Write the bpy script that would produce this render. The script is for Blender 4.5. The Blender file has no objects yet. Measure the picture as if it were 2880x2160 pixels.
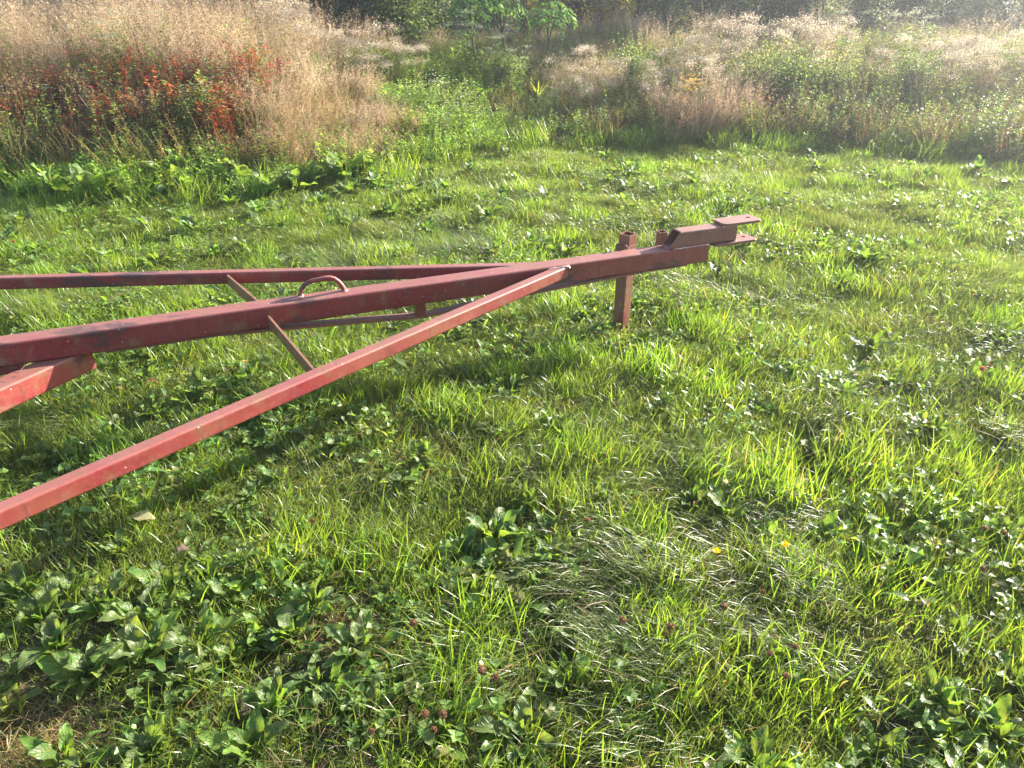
import bpy, math, random
import numpy as np
from mathutils import Vector, Matrix

rng = np.random.default_rng(7)
random.seed(7)
R = math.radians
PI = math.pi
scene = bpy.context.scene
COL = scene.collection

# ------------------------------------------------------------------ camera, sky, sun, exposure
cam_data = bpy.data.cameras.new("camera")
cam_data.sensor_width = 36.0
cam_data.lens = 25.93
cam_data.clip_start = 0.05
cam_data.clip_end = 2000.0
cam = bpy.data.objects.new("camera", cam_data)
cam.location = (0, 0, 1.55)
cam.rotation_euler = (R(90 - 29), 0, 0)
COL.objects.link(cam)
scene.camera = cam

SUN_EL, SUN_AZ = R(21.0), R(33.5)          # azimuth counted from +X towards +Y
world = bpy.data.worlds.new("World")
scene.world = world
world.use_nodes = True
wn = world.node_tree.nodes
wn.clear()
sky = wn.new("ShaderNodeTexSky")
sky.sky_type = 'NISHITA'
sky.sun_disc = False
sky.sun_elevation = SUN_EL
sky.sun_rotation = PI / 2 - SUN_AZ
sky.air_density = 1.0
sky.dust_density = 1.5
bg = wn.new("ShaderNodeBackground")
bg.inputs[1].default_value = 0.09
wo = wn.new("ShaderNodeOutputWorld")
world.node_tree.links.new(sky.outputs[0], bg.inputs[0])
world.node_tree.links.new(bg.outputs[0], wo.inputs[0])

sl = bpy.data.lights.new("sun", 'SUN')
sl.energy = 5.0
sl.angle = R(0.53)
sl.color = (1.0, 0.93, 0.82)
so = bpy.data.objects.new("sun", sl)
sd = Vector((math.cos(SUN_EL) * math.cos(SUN_AZ), math.cos(SUN_EL) * math.sin(SUN_AZ), math.sin(SUN_EL)))
so.rotation_euler = sd.to_track_quat('Z', 'Y').to_euler()
so.location = sd * 30
COL.objects.link(so)

vs = scene.view_settings
vs.view_transform = 'Standard'
vs.look = 'None'
vs.exposure = 2.25
vs.gamma = 1.0
scene.cycles.use_denoising = True
scene.cycles.max_bounces = 5
scene.cycles.diffuse_bounces = 3
scene.cycles.glossy_bounces = 2
scene.cycles.transmission_bounces = 3
scene.cycles.transparent_max_bounces = 4
scene.cycles.sample_clamp_indirect = 4.0

# ------------------------------------------------------------------ materials
def new_mat(name):
    m = bpy.data.materials.new(name)
    m.use_nodes = True
    m.node_tree.nodes.clear()
    return m, m.node_tree.nodes, m.node_tree.links

def foliage_mat(name, trans=0.42, rough=0.42, spec=0.5, veins=False, hue_var=0.5, tmul=(1.9, 1.7, 0.75)):
    m, N, L = new_mat(name)
    out = N.new("ShaderNodeOutputMaterial")
    at = N.new("ShaderNodeAttribute"); at.attribute_name = "col"
    oi = N.new("ShaderNodeObjectInfo")
    hsv = N.new("ShaderNodeHueSaturation")
    mr = N.new("ShaderNodeMapRange"); mr.inputs[3].default_value = 0.5 - 0.018 * hue_var; mr.inputs[4].default_value = 0.5 + 0.022 * hue_var
    L.new(oi.outputs["Random"], mr.inputs[0]); L.new(mr.outputs[0], hsv.inputs["Hue"])
    mv = N.new("ShaderNodeMapRange"); mv.inputs[3].default_value = 0.8; mv.inputs[4].default_value = 1.2
    ml = N.new("ShaderNodeMath"); ml.operation = 'MULTIPLY'; ml.inputs[1].default_value = 7.31
    fr = N.new("ShaderNodeMath"); fr.operation = 'FRACT'
    L.new(oi.outputs["Random"], ml.inputs[0]); L.new(ml.outputs[0], fr.inputs[0]); L.new(fr.outputs[0], mv.inputs[0])
    L.new(mv.outputs[0], hsv.inputs["Value"])
    L.new(at.outputs["Color"], hsv.inputs["Color"])
    col = hsv.outputs[0]
    pb = N.new("ShaderNodeBsdfPrincipled")
    pb.inputs["Roughness"].default_value = rough
    pb.inputs["Specular IOR Level"].default_value = spec
    if veins:
        lf = N.new("ShaderNodeAttribute"); lf.attribute_name = "lf"
        sp = N.new("ShaderNodeSeparateXYZ"); L.new(lf.outputs["Vector"], sp.inputs[0])
        ab = N.new("ShaderNodeMath"); ab.operation = 'ABSOLUTE'; L.new(sp.outputs[0], ab.inputs[0])
        # lateral veins: bands that run outwards and forwards
        m1 = N.new("ShaderNodeMath"); m1.operation = 'MULTIPLY_ADD'; m1.inputs[1].default_value = -0.22
        L.new(ab.outputs[0], m1.inputs[0]); L.new(sp.outputs[1], m1.inputs[2])
        m2 = N.new("ShaderNodeMath"); m2.operation = 'MULTIPLY'; m2.inputs[1].default_value = 52.0; L.new(m1.outputs[0], m2.inputs[0])
        m3 = N.new("ShaderNodeMath"); m3.operation = 'SINE'; L.new(m2.outputs[0], m3.inputs[0])
        m4 = N.new("ShaderNodeMapRange"); m4.inputs[1].default_value = 0.75; m4.inputs[2].default_value = 1.0; L.new(m3.outputs[0], m4.inputs[0])
        m5 = N.new("ShaderNodeMapRange"); m5.inputs[1].default_value = 0.10; m5.inputs[2].default_value = 0.02; L.new(ab.outputs[0], m5.inputs[0])
        mx = N.new("ShaderNodeMath"); mx.operation = 'MAXIMUM'; L.new(m4.outputs[0], mx.inputs[0]); L.new(m5.outputs[0], mx.inputs[1])
        mm = N.new("ShaderNodeMix"); mm.data_type = 'RGBA'; mm.blend_type = 'MIX'
        sc = N.new("ShaderNodeMath"); sc.operation = 'MULTIPLY'; sc.inputs[1].default_value = 0.4; L.new(mx.outputs[0], sc.inputs[0])
        L.new(sc.outputs[0], mm.inputs[0]); L.new(col, mm.inputs[6]); mm.inputs[7].default_value = (0.20, 0.30, 0.09, 1)
        tc = N.new("ShaderNodeTexCoord")
        nz = N.new("ShaderNodeTexNoise"); nz.inputs["Scale"].default_value = 9; nz.inputs["Detail"].default_value = 4
        L.new(tc.outputs["Object"], nz.inputs["Vector"])
        nb = N.new("ShaderNodeMapRange"); nb.inputs[1].default_value = 0.57; nb.inputs[2].default_value = 0.66; L.new(nz.outputs[0], nb.inputs[0])
        s2 = N.new("ShaderNodeMath"); s2.operation = 'MULTIPLY'; s2.inputs[1].default_value = 0.5; L.new(nb.outputs[0], s2.inputs[0])
        m6 = N.new("ShaderNodeMix"); m6.data_type = 'RGBA'
        L.new(s2.outputs[0], m6.inputs[0]); L.new(mm.outputs[2], m6.inputs[6]); m6.inputs[7].default_value = (0.20, 0.15, 0.05, 1)
        col = m6.outputs[2]
        ad = N.new("ShaderNodeMath"); ad.operation = 'SUBTRACT'; L.new(nz.outputs[0], ad.inputs[0]); L.new(mx.outputs[0], ad.inputs[1])
        bp = N.new("ShaderNodeBump"); bp.inputs["Strength"].default_value = 0.7; bp.inputs["Distance"].default_value = 0.004
        L.new(ad.outputs[0], bp.inputs["Height"]); L.new(bp.outputs[0], pb.inputs["Normal"])
    L.new(col, pb.inputs["Base Color"])
    if trans > 0:
        tr = N.new("ShaderNodeBsdfTranslucent")
        th = N.new("ShaderNodeMix"); th.data_type = 'RGBA'; th.blend_type = 'MULTIPLY'; th.inputs[0].default_value = 1.0
        L.new(col, th.inputs[6]); th.inputs[7].default_value = (*tmul, 1)
        L.new(th.outputs[2], tr.inputs[0])
        ms = N.new("ShaderNodeMixShader"); ms.inputs[0].default_value = trans
        L.new(pb.outputs[0], ms.inputs[1]); L.new(tr.outputs[0], ms.inputs[2]); L.new(ms.outputs[0], out.inputs[0])
    else:
        L.new(pb.outputs[0], out.inputs[0])
    return m

M_GRASS = foliage_mat("grass_blade", 0.50, 0.37, 0.50)
M_LEAF = foliage_mat("broad_leaf", 0.48, 0.43, 0.45, veins=True)
M_WEED = foliage_mat("weed_leaf", 0.50, 0.45, 0.4, tmul=(1.75, 1.6, 0.85))
M_DRY = foliage_mat("dry_stalk", 0.46, 0.7, 0.2, hue_var=0.3, tmul=(1.0, 1.0, 0.97))
M_BARK = foliage_mat("bark", 0.0, 0.85, 0.2, hue_var=0.3)
M_PETAL = foliage_mat("petal", 0.35, 0.5, 0.3, hue_var=0.2)

def ground_mat():
    m, N, L = new_mat("earth_and_thatch")
    out = N.new("ShaderNodeOutputMaterial")
    pb = N.new("ShaderNodeBsdfPrincipled"); pb.inputs["Roughness"].default_value = 0.95
    tc = N.new("ShaderNodeTexCoord")
    n1 = N.new("ShaderNodeTexNoise"); n1.inputs["Scale"].default_value = 1.3; n1.inputs["Detail"].default_value = 8
    n2 = N.new("ShaderNodeTexNoise"); n2.inputs["Scale"].default_value = 45; n2.inputs["Detail"].default_value = 6
    L.new(tc.outputs["Object"], n1.inputs["Vector"]); L.new(tc.outputs["Object"], n2.inputs["Vector"])
    r = N.new("ShaderNodeValToRGB")
    r.color_ramp.elements[0].position = 0.3; r.color_ramp.elements[0].color = (0.035, 0.028, 0.016, 1)
    r.color_ramp.elements[1].position = 0.7; r.color_ramp.elements[1].color = (0.075, 0.085, 0.03, 1)
    e = r.color_ramp.elements.new(0.5); e.color = (0.05, 0.05, 0.022, 1)
    ma = N.new("ShaderNodeMix"); ma.data_type = 'FLOAT'; ma.inputs[0].default_value = 0.5
    L.new(n1.outputs[0], ma.inputs[2]); L.new(n2.outputs[0], ma.inputs[3]); L.new(ma.outputs[0], r.inputs[0])
    L.new(r.outputs[0], pb.inputs["Base Color"])
    bp = N.new("ShaderNodeBump"); bp.inputs["Strength"].default_value = 0.8; bp.inputs["Distance"].default_value = 0.02
    L.new(n2.outputs[0], bp.inputs["Height"]); L.new(bp.outputs[0], pb.inputs["Normal"])
    L.new(pb.outputs[0], out.inputs[0])
    return m
M_GROUND = ground_mat()

def paint_mat(name, red=(0.30, 0.022, 0.035), faded=(0.42, 0.115, 0.085), fade=0.5, rust=0.0, dust=0.75, grad=False, scuff=0.5):
    m, N, L = new_mat(name)
    out = N.new("ShaderNodeOutputMaterial")
    pb = N.new("ShaderNodeBsdfPrincipled")
    tc = N.new("ShaderNodeTexCoord"); geo = N.new("ShaderNodeNewGeometry")
    def noise(scale, detail=5, vec=None, rough=0.55):
        n = N.new("ShaderNodeTexNoise"); n.inputs["Scale"].default_value = scale; n.inputs["Detail"].default_value = detail
        n.inputs["Roughness"].default_value = rough
        L.new(vec or tc.outputs["Object"], n.inputs["Vector"]); return n.outputs[0]
    def mrange(v, a, b, c=0.0, d=1.0):
        n = N.new("ShaderNodeMapRange"); n.inputs[1].default_value = a; n.inputs[2].default_value = b
        n.inputs[3].default_value = c; n.inputs[4].default_value = d; L.new(v, n.inputs[0]); return n.outputs[0]
    def math_(op, a, b):
        n = N.new("ShaderNodeMath"); n.operation = op; n.use_clamp = True
        for i, v in enumerate((a, b)):
            if isinstance(v, (int, float)): n.inputs[i].default_value = v
            else: L.new(v, n.inputs[i])
        return n.outputs[0]
    def mix(f, a, b):
        n = N.new("ShaderNodeMix"); n.data_type = 'RGBA'
        for i, v in ((0, f), (6, a), (7, b)):
            if isinstance(v, (int, float)): n.inputs[i].default_value = v
            elif isinstance(v, tuple): n.inputs[i].default_value = (*v, 1)
            else: L.new(v, n.inputs[i])
        return n.outputs[2]
    mp = N.new("ShaderNodeMapping"); mp.inputs["Scale"].default_value = (0.35, 1, 1)
    mp.inputs["Rotation"].default_value = (0, 0, R(-21.8)); L.new(tc.outputs["Object"], mp.inputs[0])
    st = mp.outputs[0]
    f0 = mrange(noise(5, 6, st), 0.35, 0.68, max(0, fade - 0.4), min(1, fade + 0.4))
    if grad:
        sx = N.new("ShaderNodeSeparateXYZ"); L.new(tc.outputs["Object"], sx.inputs[0])
        f0 = math_('ADD', math_('MULTIPLY', f0, 0.7), mrange(sx.outputs[0], -1.2, 0.6, 0.0, 0.55))
    c = mix(f0, red, faded)
    # fine chalky mottling
    c = mix(mrange(noise(90, 4), 0.45, 0.75, 0, 0.30), c, (0.29, 0.12, 0.085))
    mps = N.new("ShaderNodeMapping"); mps.inputs["Scale"].default_value = (1, 1, 0.12); L.new(tc.outputs["Object"], mps.inputs[0])
    c = mix(mrange(noise(42, 4, mps.outputs[0]), 0.56, 0.68, 0, 0.45), c, (0.085, 0.035, 0.025))
    # dust that settled on faces looking up
    sn = N.new("ShaderNodeSeparateXYZ"); L.new(geo.outputs["Normal"], sn.inputs[0])
    up = mrange(sn.outputs[2], 0.35, 0.95)
    du = math_('MULTIPLY', math_('MULTIPLY', up, mrange(noise(9, 7, st), 0.25, 0.6, 0.45, 1.0)), dust)
    c = mix(du, c, (0.225, 0.11, 0.085))
    # rust
    if rust > 0:
        rf = mrange(noise(14, 8), 0.62 - 0.5 * rust, 0.78 - 0.35 * rust)
        c = mix(rf, c, mix(noise(60, 5), (0.10, 0.045, 0.025), (0.26, 0.13, 0.075)))
    # dark grease and scuffs
    sc = mrange(noise(9, 7, st, 0.65), 0.555, 0.63, 0, scuff)
    c = mix(sc, c, (0.055, 0.03, 0.03))
    sc2 = mrange(noise(38, 3), 0.64, 0.70, 0, 0.8 * scuff)
    c = mix(sc2, c, (0.05, 0.03, 0.028))
    # pale specks of chaff and chipped paint
    vo = N.new("ShaderNodeTexVoronoi"); vo.inputs["Scale"].default_value = 55; L.new(tc.outputs["Object"], vo.inputs["Vector"])
    sv = N.new("ShaderNodeSeparateColor"); L.new(vo.outputs["Color"], sv.inputs[0])
    spk = math_('MULTIPLY', mrange(vo.outputs["Distance"], 0.16, 0.10), mrange(sv.outputs[0], 0.90, 0.93))
    c = mix(math_('MULTIPLY', spk, 0.8), c, (0.60, 0.47, 0.40))
    L.new(c, pb.inputs["Base Color"])
    ro = mrange(noise(20, 5), 0.3, 0.7, 0.36, 0.58)
    L.new(math_('ADD', ro, math_('MULTIPLY', du, 0.15)), pb.inputs["Roughness"])
    pb.inputs["Specular IOR Level"].default_value = 0.5
    bp = N.new("ShaderNodeBump"); bp.inputs["Strength"].default_value = 0.25; bp.inputs["Distance"].default_value = 0.002
    L.new(noise(30, 8), bp.inputs["Height"]); L.new(bp.outputs[0], pb.inputs["Normal"])
    L.new(pb.outputs[0], out.inputs[0])
    return m

M_PAINT = paint_mat("red_paint", red=(0.165, 0.009, 0.018), faded=(0.23, 0.055, 0.045), fade=0.28, grad=True, scuff=0.8, rust=0.18, dust=0.7)
M_BRACE = paint_mat("red_paint_brace", fade=0.5, red=(0.19, 0.013, 0.022), faded=(0.235, 0.075, 0.045), scuff=0.4, rust=0.2, dust=0.6)
M_ARM = paint_mat("red_paint_arm", fade=0.5, red=(0.185, 0.013, 0.018), faded=(0.24, 0.065, 0.04), rust=0.2, scuff=0.8)
M_HITCH = paint_mat("weathered_red_paint", fade=0.85, red=(0.16, 0.027, 0.027), faded=(0.19, 0.08, 0.06), rust=0.2, scuff=0.4, dust=0.8)
M_RUSTY = paint_mat("rusty_red_paint", fade=0.7, red=(0.20, 0.03, 0.03), faded=(0.22, 0.085, 0.06), rust=0.75, scuff=0.7)
M_POST = paint_mat("post_red_paint", fade=0.55, red=(0.16, 0.02, 0.017), faded=(0.19, 0.06, 0.04), rust=0.6, scuff=0.7)
def weld_mat():
    m, N, L = new_mat("weld_metal"); out = N.new("ShaderNodeOutputMaterial"); pb = N.new("ShaderNodeBsdfPrincipled")
    tc = N.new("ShaderNodeTexCoord"); n = N.new("ShaderNodeTexNoise"); n.inputs["Scale"].default_value = 120
    L.new(tc.outputs["Object"], n.inputs["Vector"])
    r = N.new("ShaderNodeValToRGB"); r.color_ramp.elements[0].color = (0.35, 0.12, 0.10, 1); r.color_ramp.elements[1].color = (0.60, 0.48, 0.44, 1)
    r.color_ramp.elements[0].position = 0.35; r.color_ramp.elements[1].position = 0.65
    L.new(n.outputs[0], r.inputs[0]); L.new(r.outputs[0], pb.inputs["Base Color"]); pb.inputs["Roughness"].default_value = 0.35
    pb.inputs["Metallic"].default_value = 0.3
    L.new(pb.outputs[0], out.inputs[0]); return m
M_WELD = weld_mat()

# ------------------------------------------------------------------ mesh helpers
class MB:
    def __init__(s): s.v = []; s.f = []; s.c = []; s.l = []; s.n = 0
    def add(s, v, f, c, l=None):
        v = np.asarray(v, float).reshape(-1, 3); f = np.asarray(f, int).reshape(-1, 3)
        c = np.asarray(c, float)
        if c.ndim == 1: c = np.tile(c, (len(v), 1))
        s.v.append(v); s.f.append(f + s.n); s.c.append(c.reshape(-1, 3))
        s.l.append(np.zeros((len(v), 3)) if l is None else np.asarray(l, float).reshape(-1, 3))
        s.n += len(v)
    def mesh(s, name, mat, smooth=False, leaf=False):
        v = np.concatenate(s.v); f = np.concatenate(s.f); c = np.concatenate(s.c)
        me = bpy.data.meshes.new(name)
        me.vertices.add(len(v)); me.vertices.foreach_set("co", v.ravel().astype(np.float32))
        me.loops.add(len(f) * 3); me.loops.foreach_set("vertex_index", f.ravel().astype(np.int32))
        me.polygons.add(len(f)); me.polygons.foreach_set("loop_start", (np.arange(len(f)) * 3).astype(np.int32))
        me.polygons.foreach_set("loop_total", np.full(len(f), 3, np.int32))
        if smooth: me.polygons.foreach_set("use_smooth", np.ones(len(f), bool))
        a = me.attributes.new("col", 'FLOAT_COLOR', 'POINT')
        a.data.foreach_set("color", np.concatenate([np.clip(c, 0, 1), np.ones((len(c), 1))], 1).ravel().astype(np.float32))
        if leaf:
            b = me.attributes.new("lf", 'FLOAT_VECTOR', 'POINT')
            b.data.foreach_set("vector", np.concatenate(s.l).ravel().astype(np.float32))
        me.materials.append(mat)
        me.update(calc_edges=True)
        return me

def obj(name, me, parent=None, loc=None, rot=None, scale=None, link=True):
    o = bpy.data.objects.new(name, me)
    if link: COL.objects.link(o)
    if parent is not None: o.parent = parent
    if loc is not None: o.location = loc
    if rot is not None: o.rotation_euler = rot
    if scale is not None: o.scale = (scale,) * 3 if isinstance(scale, (int, float)) else scale
    return o

def tag(o, label, cat, group=None):
    o["label"] = label; o["category"] = cat
    if group: o["group"] = group
    return o

def U(a, b, n): return rng.uniform(a, b, n)

def pick(cols, n, w=None, var=0.12):
    cols = np.array(cols); k = rng.choice(len(cols), n, p=w)
    return np.clip(cols[k] * (1 + rng.normal(0, var, (n, 1))) * (1 + rng.normal(0, var * 0.35, (n, 3))), 0.003, 1)

def blades(mb, base, az, L, w, th0, th1, c0, c1, nseg=3, bend=0.0):
    """ribbon blades: base (N,3); th0, th1 = lean from vertical at foot and tip"""
    n = len(base)
    t = np.linspace(0, 1, nseg + 1)
    P = np.zeros((n, nseg + 1, 3)); P[:, 0] = base
    for i in range(nseg):
        tm = (t[i] + t[i + 1]) / 2
        th = th0 + (th1 - th0) * tm
        a = az + bend * tm
        st = (L / nseg)[:, None]
        P[:, i + 1] = P[:, i] + st * np.stack([np.sin(th) * np.cos(a), np.sin(th) * np.sin(a), np.cos(th)], 1)
    tw = az + PI / 2 + rng.normal(0, 0.5, n)
    side = np.stack([np.cos(tw), np.sin(tw), rng.normal(0, 0.25, n)], 1)
    verts = []; cols = []
    for i in range(nseg):
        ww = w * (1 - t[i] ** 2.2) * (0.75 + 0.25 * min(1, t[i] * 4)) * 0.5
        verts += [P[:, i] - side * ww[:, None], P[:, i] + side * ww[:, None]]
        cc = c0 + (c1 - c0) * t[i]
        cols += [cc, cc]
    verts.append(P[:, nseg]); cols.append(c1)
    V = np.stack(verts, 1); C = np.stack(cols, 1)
    k = 2 * nseg + 1
    F = []
    for i in range(nseg - 1):
        a, b, c, d = 2 * i, 2 * i + 1, 2 * i + 2, 2 * i + 3
        F += [(a, b, d), (a, d, c)]
    F.append((2 * nseg - 2, 2 * nseg - 1, 2 * nseg))
    F = np.array(F)[None] + (np.arange(n) * k)[:, None, None]
    mb.add(V, F, C.reshape(-1, 3))
    return P

def leaflets(mb, pos, az, pitch, L, W, col, fold=0.25):
    """small folded leaves, 4 verts 2 tris each"""
    n = len(pos)
    d = np.stack([np.cos(pitch) * np.cos(az), np.cos(pitch) * np.sin(az), np.sin(pitch)], 1)
    s = np.stack([-np.sin(az), np.cos(az), rng.normal(0, 0.35, n)], 1)
    up = np.cross(d, s)
    L = L[:, None]; W = W[:, None]
    a = pos; b = pos + d * L * 0.45 + s * W * 0.5 + up * W * fold
    c = pos + d * L - up * L * 0.08; e = pos + d * L * 0.45 - s * W * 0.5 + up * W * fold
    V = np.stack([a, b, c, e], 1)
    F = np.array([(0, 1, 2), (0, 2, 3)])[None] + (np.arange(n) * 4)[:, None, None]
    mb.add(V, F, np.repeat(col, 4, 0))

def limb(mb, pts, r0, r1, col, k=5):
    pts = np.asarray(pts, float); n = len(pts)
    V = []
    for i, p in enumerate(pts):
        d = pts[min(i + 1, n - 1)] - pts[max(i - 1, 0)]; d /= np.linalg.norm(d) + 1e-9
        u = np.cross(d, (0.3, 0.9, 0.1)); u /= np.linalg.norm(u) + 1e-9; w = np.cross(d, u)
        r = r0 + (r1 - r0) * i / (n - 1)
        for j in range(k):
            a = 2 * PI * j / k
            V.append(p + r * (math.cos(a) * u + math.sin(a) * w))
    F = []
    for i in range(n - 1):
        for j in range(k):
            a = i * k + j; b = i * k + (j + 1) % k; c = a + k; d = b + k
            F += [(a, b, d), (a, d, c)]
    e = (n - 1) * k
    F += [(e, e + j, e + j + 1) for j in range(1, k - 1)]
    mb.add(V, F, np.asarray(col, float))

def blob(mb, c, r, col, k=7, rows=5, squash=1.0, jit=0.15):
    V = [];
    for i in range(rows + 1):
        th = PI * i / rows
        for j in range(k):
            a = 2 * PI * (j + 0.5 * (i % 2)) / k
            q = r * (1 + rng.uniform(-jit, jit))
            V.append((c[0] + q * math.sin(th) * math.cos(a), c[1] + q * math.sin(th) * math.sin(a), c[2] + squash * q * math.cos(th)))
    F = []
    for i in range(rows):
        for j in range(k):
            a = i * k + j; b = i * k + (j + 1) % k
            F += [(a, a + k, b + k), (a, b + k, b)]
    cc = np.tile(np.asarray(col, float), (len(V), 1)) * rng.uniform(0.7, 1.3, (len(V), 1))
    mb.add(V, F, cc)

def leaf_blade(mb, L, W, droop=0.7, wave=0.02, col=(0.07, 0.15, 0.03), tipc=None, petiole=0.18, pitch=0.6, fold=0.35, twist=0.0, rows=9, cols=5, crinkle=0.0):
    """one broad leaf along +X starting at the origin, pitch = rise of the foot"""
    t = np.linspace(0, 1, rows); u = np.linspace(-1, 1, cols)
    x = z = 0.0; P = []
    ang = pitch
    pts = [(0, 0)]
    for i in range(rows - 1):
        ang = pitch - droop * 1.5 * ((i + 0.5) / (rows - 1))
        x += L / (rows - 1) * math.cos(ang); z += L / (rows - 1) * math.sin(ang); pts.append((x, z))
    V = []; C = []; LF = []
    ph = rng.uniform(0, 6, 3)
    tipc = np.array(col if tipc is None else tipc, float); col = np.array(col, float)
    for i, tt in enumerate(t):
        if tt < petiole: w = 0.06 + 0.05 * tt / petiole
        else:
            q = (tt - petiole) / (1 - petiole)
            w = max(0.0, math.sin(PI * min(1, q ** 0.85)) ** 0.75) if q < 1 else 0
            w = max(w, 0.08 if q < 0.05 else 0)
        for uu in u:
            y = uu * w * W / 2
            zz = abs(uu) * w * W / 2 * fold + wave * math.sin(14 * tt + ph[0] + (2 if uu > 0 else 0)) * abs(uu) ** 1.5 * min(1, w * 1.3)
            zz += crinkle * math.sin(30 * tt + ph[1] + 3 * uu) * (1 - abs(uu)) * w
            V.append((pts[i][0], y * math.cos(twist * tt), pts[i][1] + zz + y * math.sin(twist * tt)))
            C.append((col * (1 - tt) + tipc * tt) * (1 if tt > petiole else 1.25)); LF.append((uu, tt, 0))
    F = []
    for i in range(rows - 1):
        for j in range(cols - 1):
            a = i * cols + j
            F += [(a, a + 1, a + cols + 1), (a, a + cols + 1, a + cols)]
    mb.add(V, F, C, LF)

def xform_mb(dst, src, loc, az=0, tilt=0, s=1.0, cm=1.0):
    M = np.array((Matrix.Rotation(az, 3, 'Z') @ Matrix.Rotation(tilt, 3, 'Y')))
    for v, f, c, l in zip(src.v, src.f, src.c, src.l):
        pass
    v = np.concatenate(src.v) @ M.T * s + np.asarray(loc)
    dst.add(v, np.concatenate(src.f), np.concatenate(src.c) * cm, np.concatenate(src.l))

# ------------------------------------------------------------------ terrain
_bx = np.array([-14, -9, -6, -4.3, -3.2, -2.4, -1.6, -0.95, -0.7, 0.0, 1.0, 1.75, 2.4, 3.3, 4.9, 7.0, 10, 16])
_by = np.array([6.8, 6.7, 6.5, 6.3, 6.05, 6.05, 6.35, 6.9, 7.5, 8.0, 8.1, 8.2, 8.1, 7.9, 7.3, 6.8, 6.5, 6.5])
def edge_y(x): return np.interp(x, _bx, _by)
def sm(t): t = np.clip(t, 0, 1); return t * t * (3 - 2 * t)
def lump(x, y):
    return (0.018 * np.sin(3.1 * x + 1.3 * y + 0.5) * np.sin(2.3 * y - 0.7 * x + 1) + 0.014 * np.sin(6.7 * x - 2.9 * y) * np.sin(5.9 * y + 2.2 * x + 2)
            + 0.008 * np.sin(13.1 * x + 5 * y + 1) * np.sin(11.3 * y - 6 * x))
def gh(x, y):
    x = np.asarray(x, float); y = np.asarray(y, float)
    d = y - edge_y(x)
    left = sm((-0.9 - 0.4 * np.clip(y - 7, 0, 4) - x) / 1.4); right = sm((x - 0.8) / 2.0)
    h = -0.06 + lump(x, y)
    h = h + left * 0.27 * sm(d / 2.6) + 0.42 * sm(d / 4.6)
    return h - 0.05 * np.exp(-((x - 0.56) ** 2 + (y - 3.42) ** 2) / 0.018)      # the post has sunk in a little

def grid_axis(lo, hi, fine_lo, fine_hi, step):
    a = list(np.arange(fine_lo, fine_hi + 1e-6, step))
    s = step; v = fine_hi
    while v < hi: s *= 1.35; v += s; a.append(v)
    s = step; v = fine_lo
    while v > lo: s *= 1.35; v -= s; a.insert(0, v)
    return np.array(a)
xs = grid_axis(-400, 400, -9, 10, 0.1); ys = grid_axis(-300, 500, 0, 17, 0.1)
X, Y = np.meshgrid(xs, ys)
Z = gh(X, Y)
nx, ny = len(xs), len(ys)
I = np.arange(nx * ny).reshape(ny, nx)
q = np.stack([I[:-1, :-1], I[:-1, 1:], I[1:, 1:], I[1:, :-1]], -1).reshape(-1, 4)
g = MB(); g.add(np.stack([X.ravel(), Y.ravel(), Z.ravel()], 1), np.concatenate([q[:, [0, 1, 2]], q[:, [0, 2, 3]]]), (0.06, 0.06, 0.03))
go = obj("ground", g.mesh("ground", M_GROUND, smooth=True)); go["kind"] = "structure"

# ------------------------------------------------------------------ the red drawbar (trailer tongue)
A = np.array([0.634, 3.361]); mdir = np.array([0.9283, 0.3719]); ndir = np.array([-0.3719, 0.9283])
def S(s, n, z): p = A + mdir * s + ndir * n; return np.array([p[0], p[1], z])
root = bpy.data.objects.new("trailer_drawbar", None); COL.objects.link(root)
root_loc = S(-0.022, 0.132, -0.06); root.location = root_loc
tag(root, "long red painted steel trailer drawbar with A-frame braces standing on the lawn", "drawbar")

def rect_profile(w, h, r, seg=4):
    pts = []
    for cx, cy, a0 in ((w / 2 - r, h / 2 - r, 0), (-w / 2 + r, h / 2 - r, 90), (-w / 2 + r, -h / 2 + r, 180), (w / 2 - r, -h / 2 + r, 270)):
        for i in range(seg + 1):
            a = R(a0 + 90 * i / seg); pts.append((cx + r * math.cos(a), cy + r * math.sin(a)))
    return pts

def tube_geo(p0, p1, w, h, r=0.007, wall=0.005, cut0=None, cut1=None, up=(0, 0, 1), roll=0.0):
    """hollow rectangular tube; cuts are (point, normal) planes that mitre the ends"""
    p0 = Vector(p0); p1 = Vector(p1); d = (p1 - p0).normalized()
    up = Vector(up)
    if abs(d.dot(up)) > 0.99: up = Vector((mdir[0], mdir[1], 0))
    side = d.cross(up).normalized(); upv = side.cross(d).normalized()
    if roll:
        q = Matrix.Rotation(roll, 3, d); side = q @ side; upv = q @ upv
    V = []; F = []
    rings = []
    for (ww, hh, rr) in ((w, h, r), (w - 2 * wall, h - 2 * wall, max(0.001, r - wall * 0.6))):
        prof = rect_profile(ww, hh, rr)
        for end, (c, cut) in enumerate(((p0, cut0), (p1, cut1))):
            ring = []
            for a, b in prof:
                p = c + side * a + upv * b
                if cut is not None:
                    cp, cn = Vector(cut[0]), Vector(cut[1])
                    p = p + d * ((cp - p).dot(cn) / d.dot(cn))
                ring.append(len(V)); V.append(p)
            rings.append(ring)
    o0, o1, i0, i1 = rings; k = len(o0)
    for j in range(k):
        a = (j + 1) % k
        F += [(o0[j], o0[a], o1[a], o1[j]), (i0[a], i0[j], i1[j], i1[a]), (o0[a], o0[j], i0[j], i0[a]), (o1[j], o1[a], i1[a], i1[j])]
    return V, F

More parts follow.
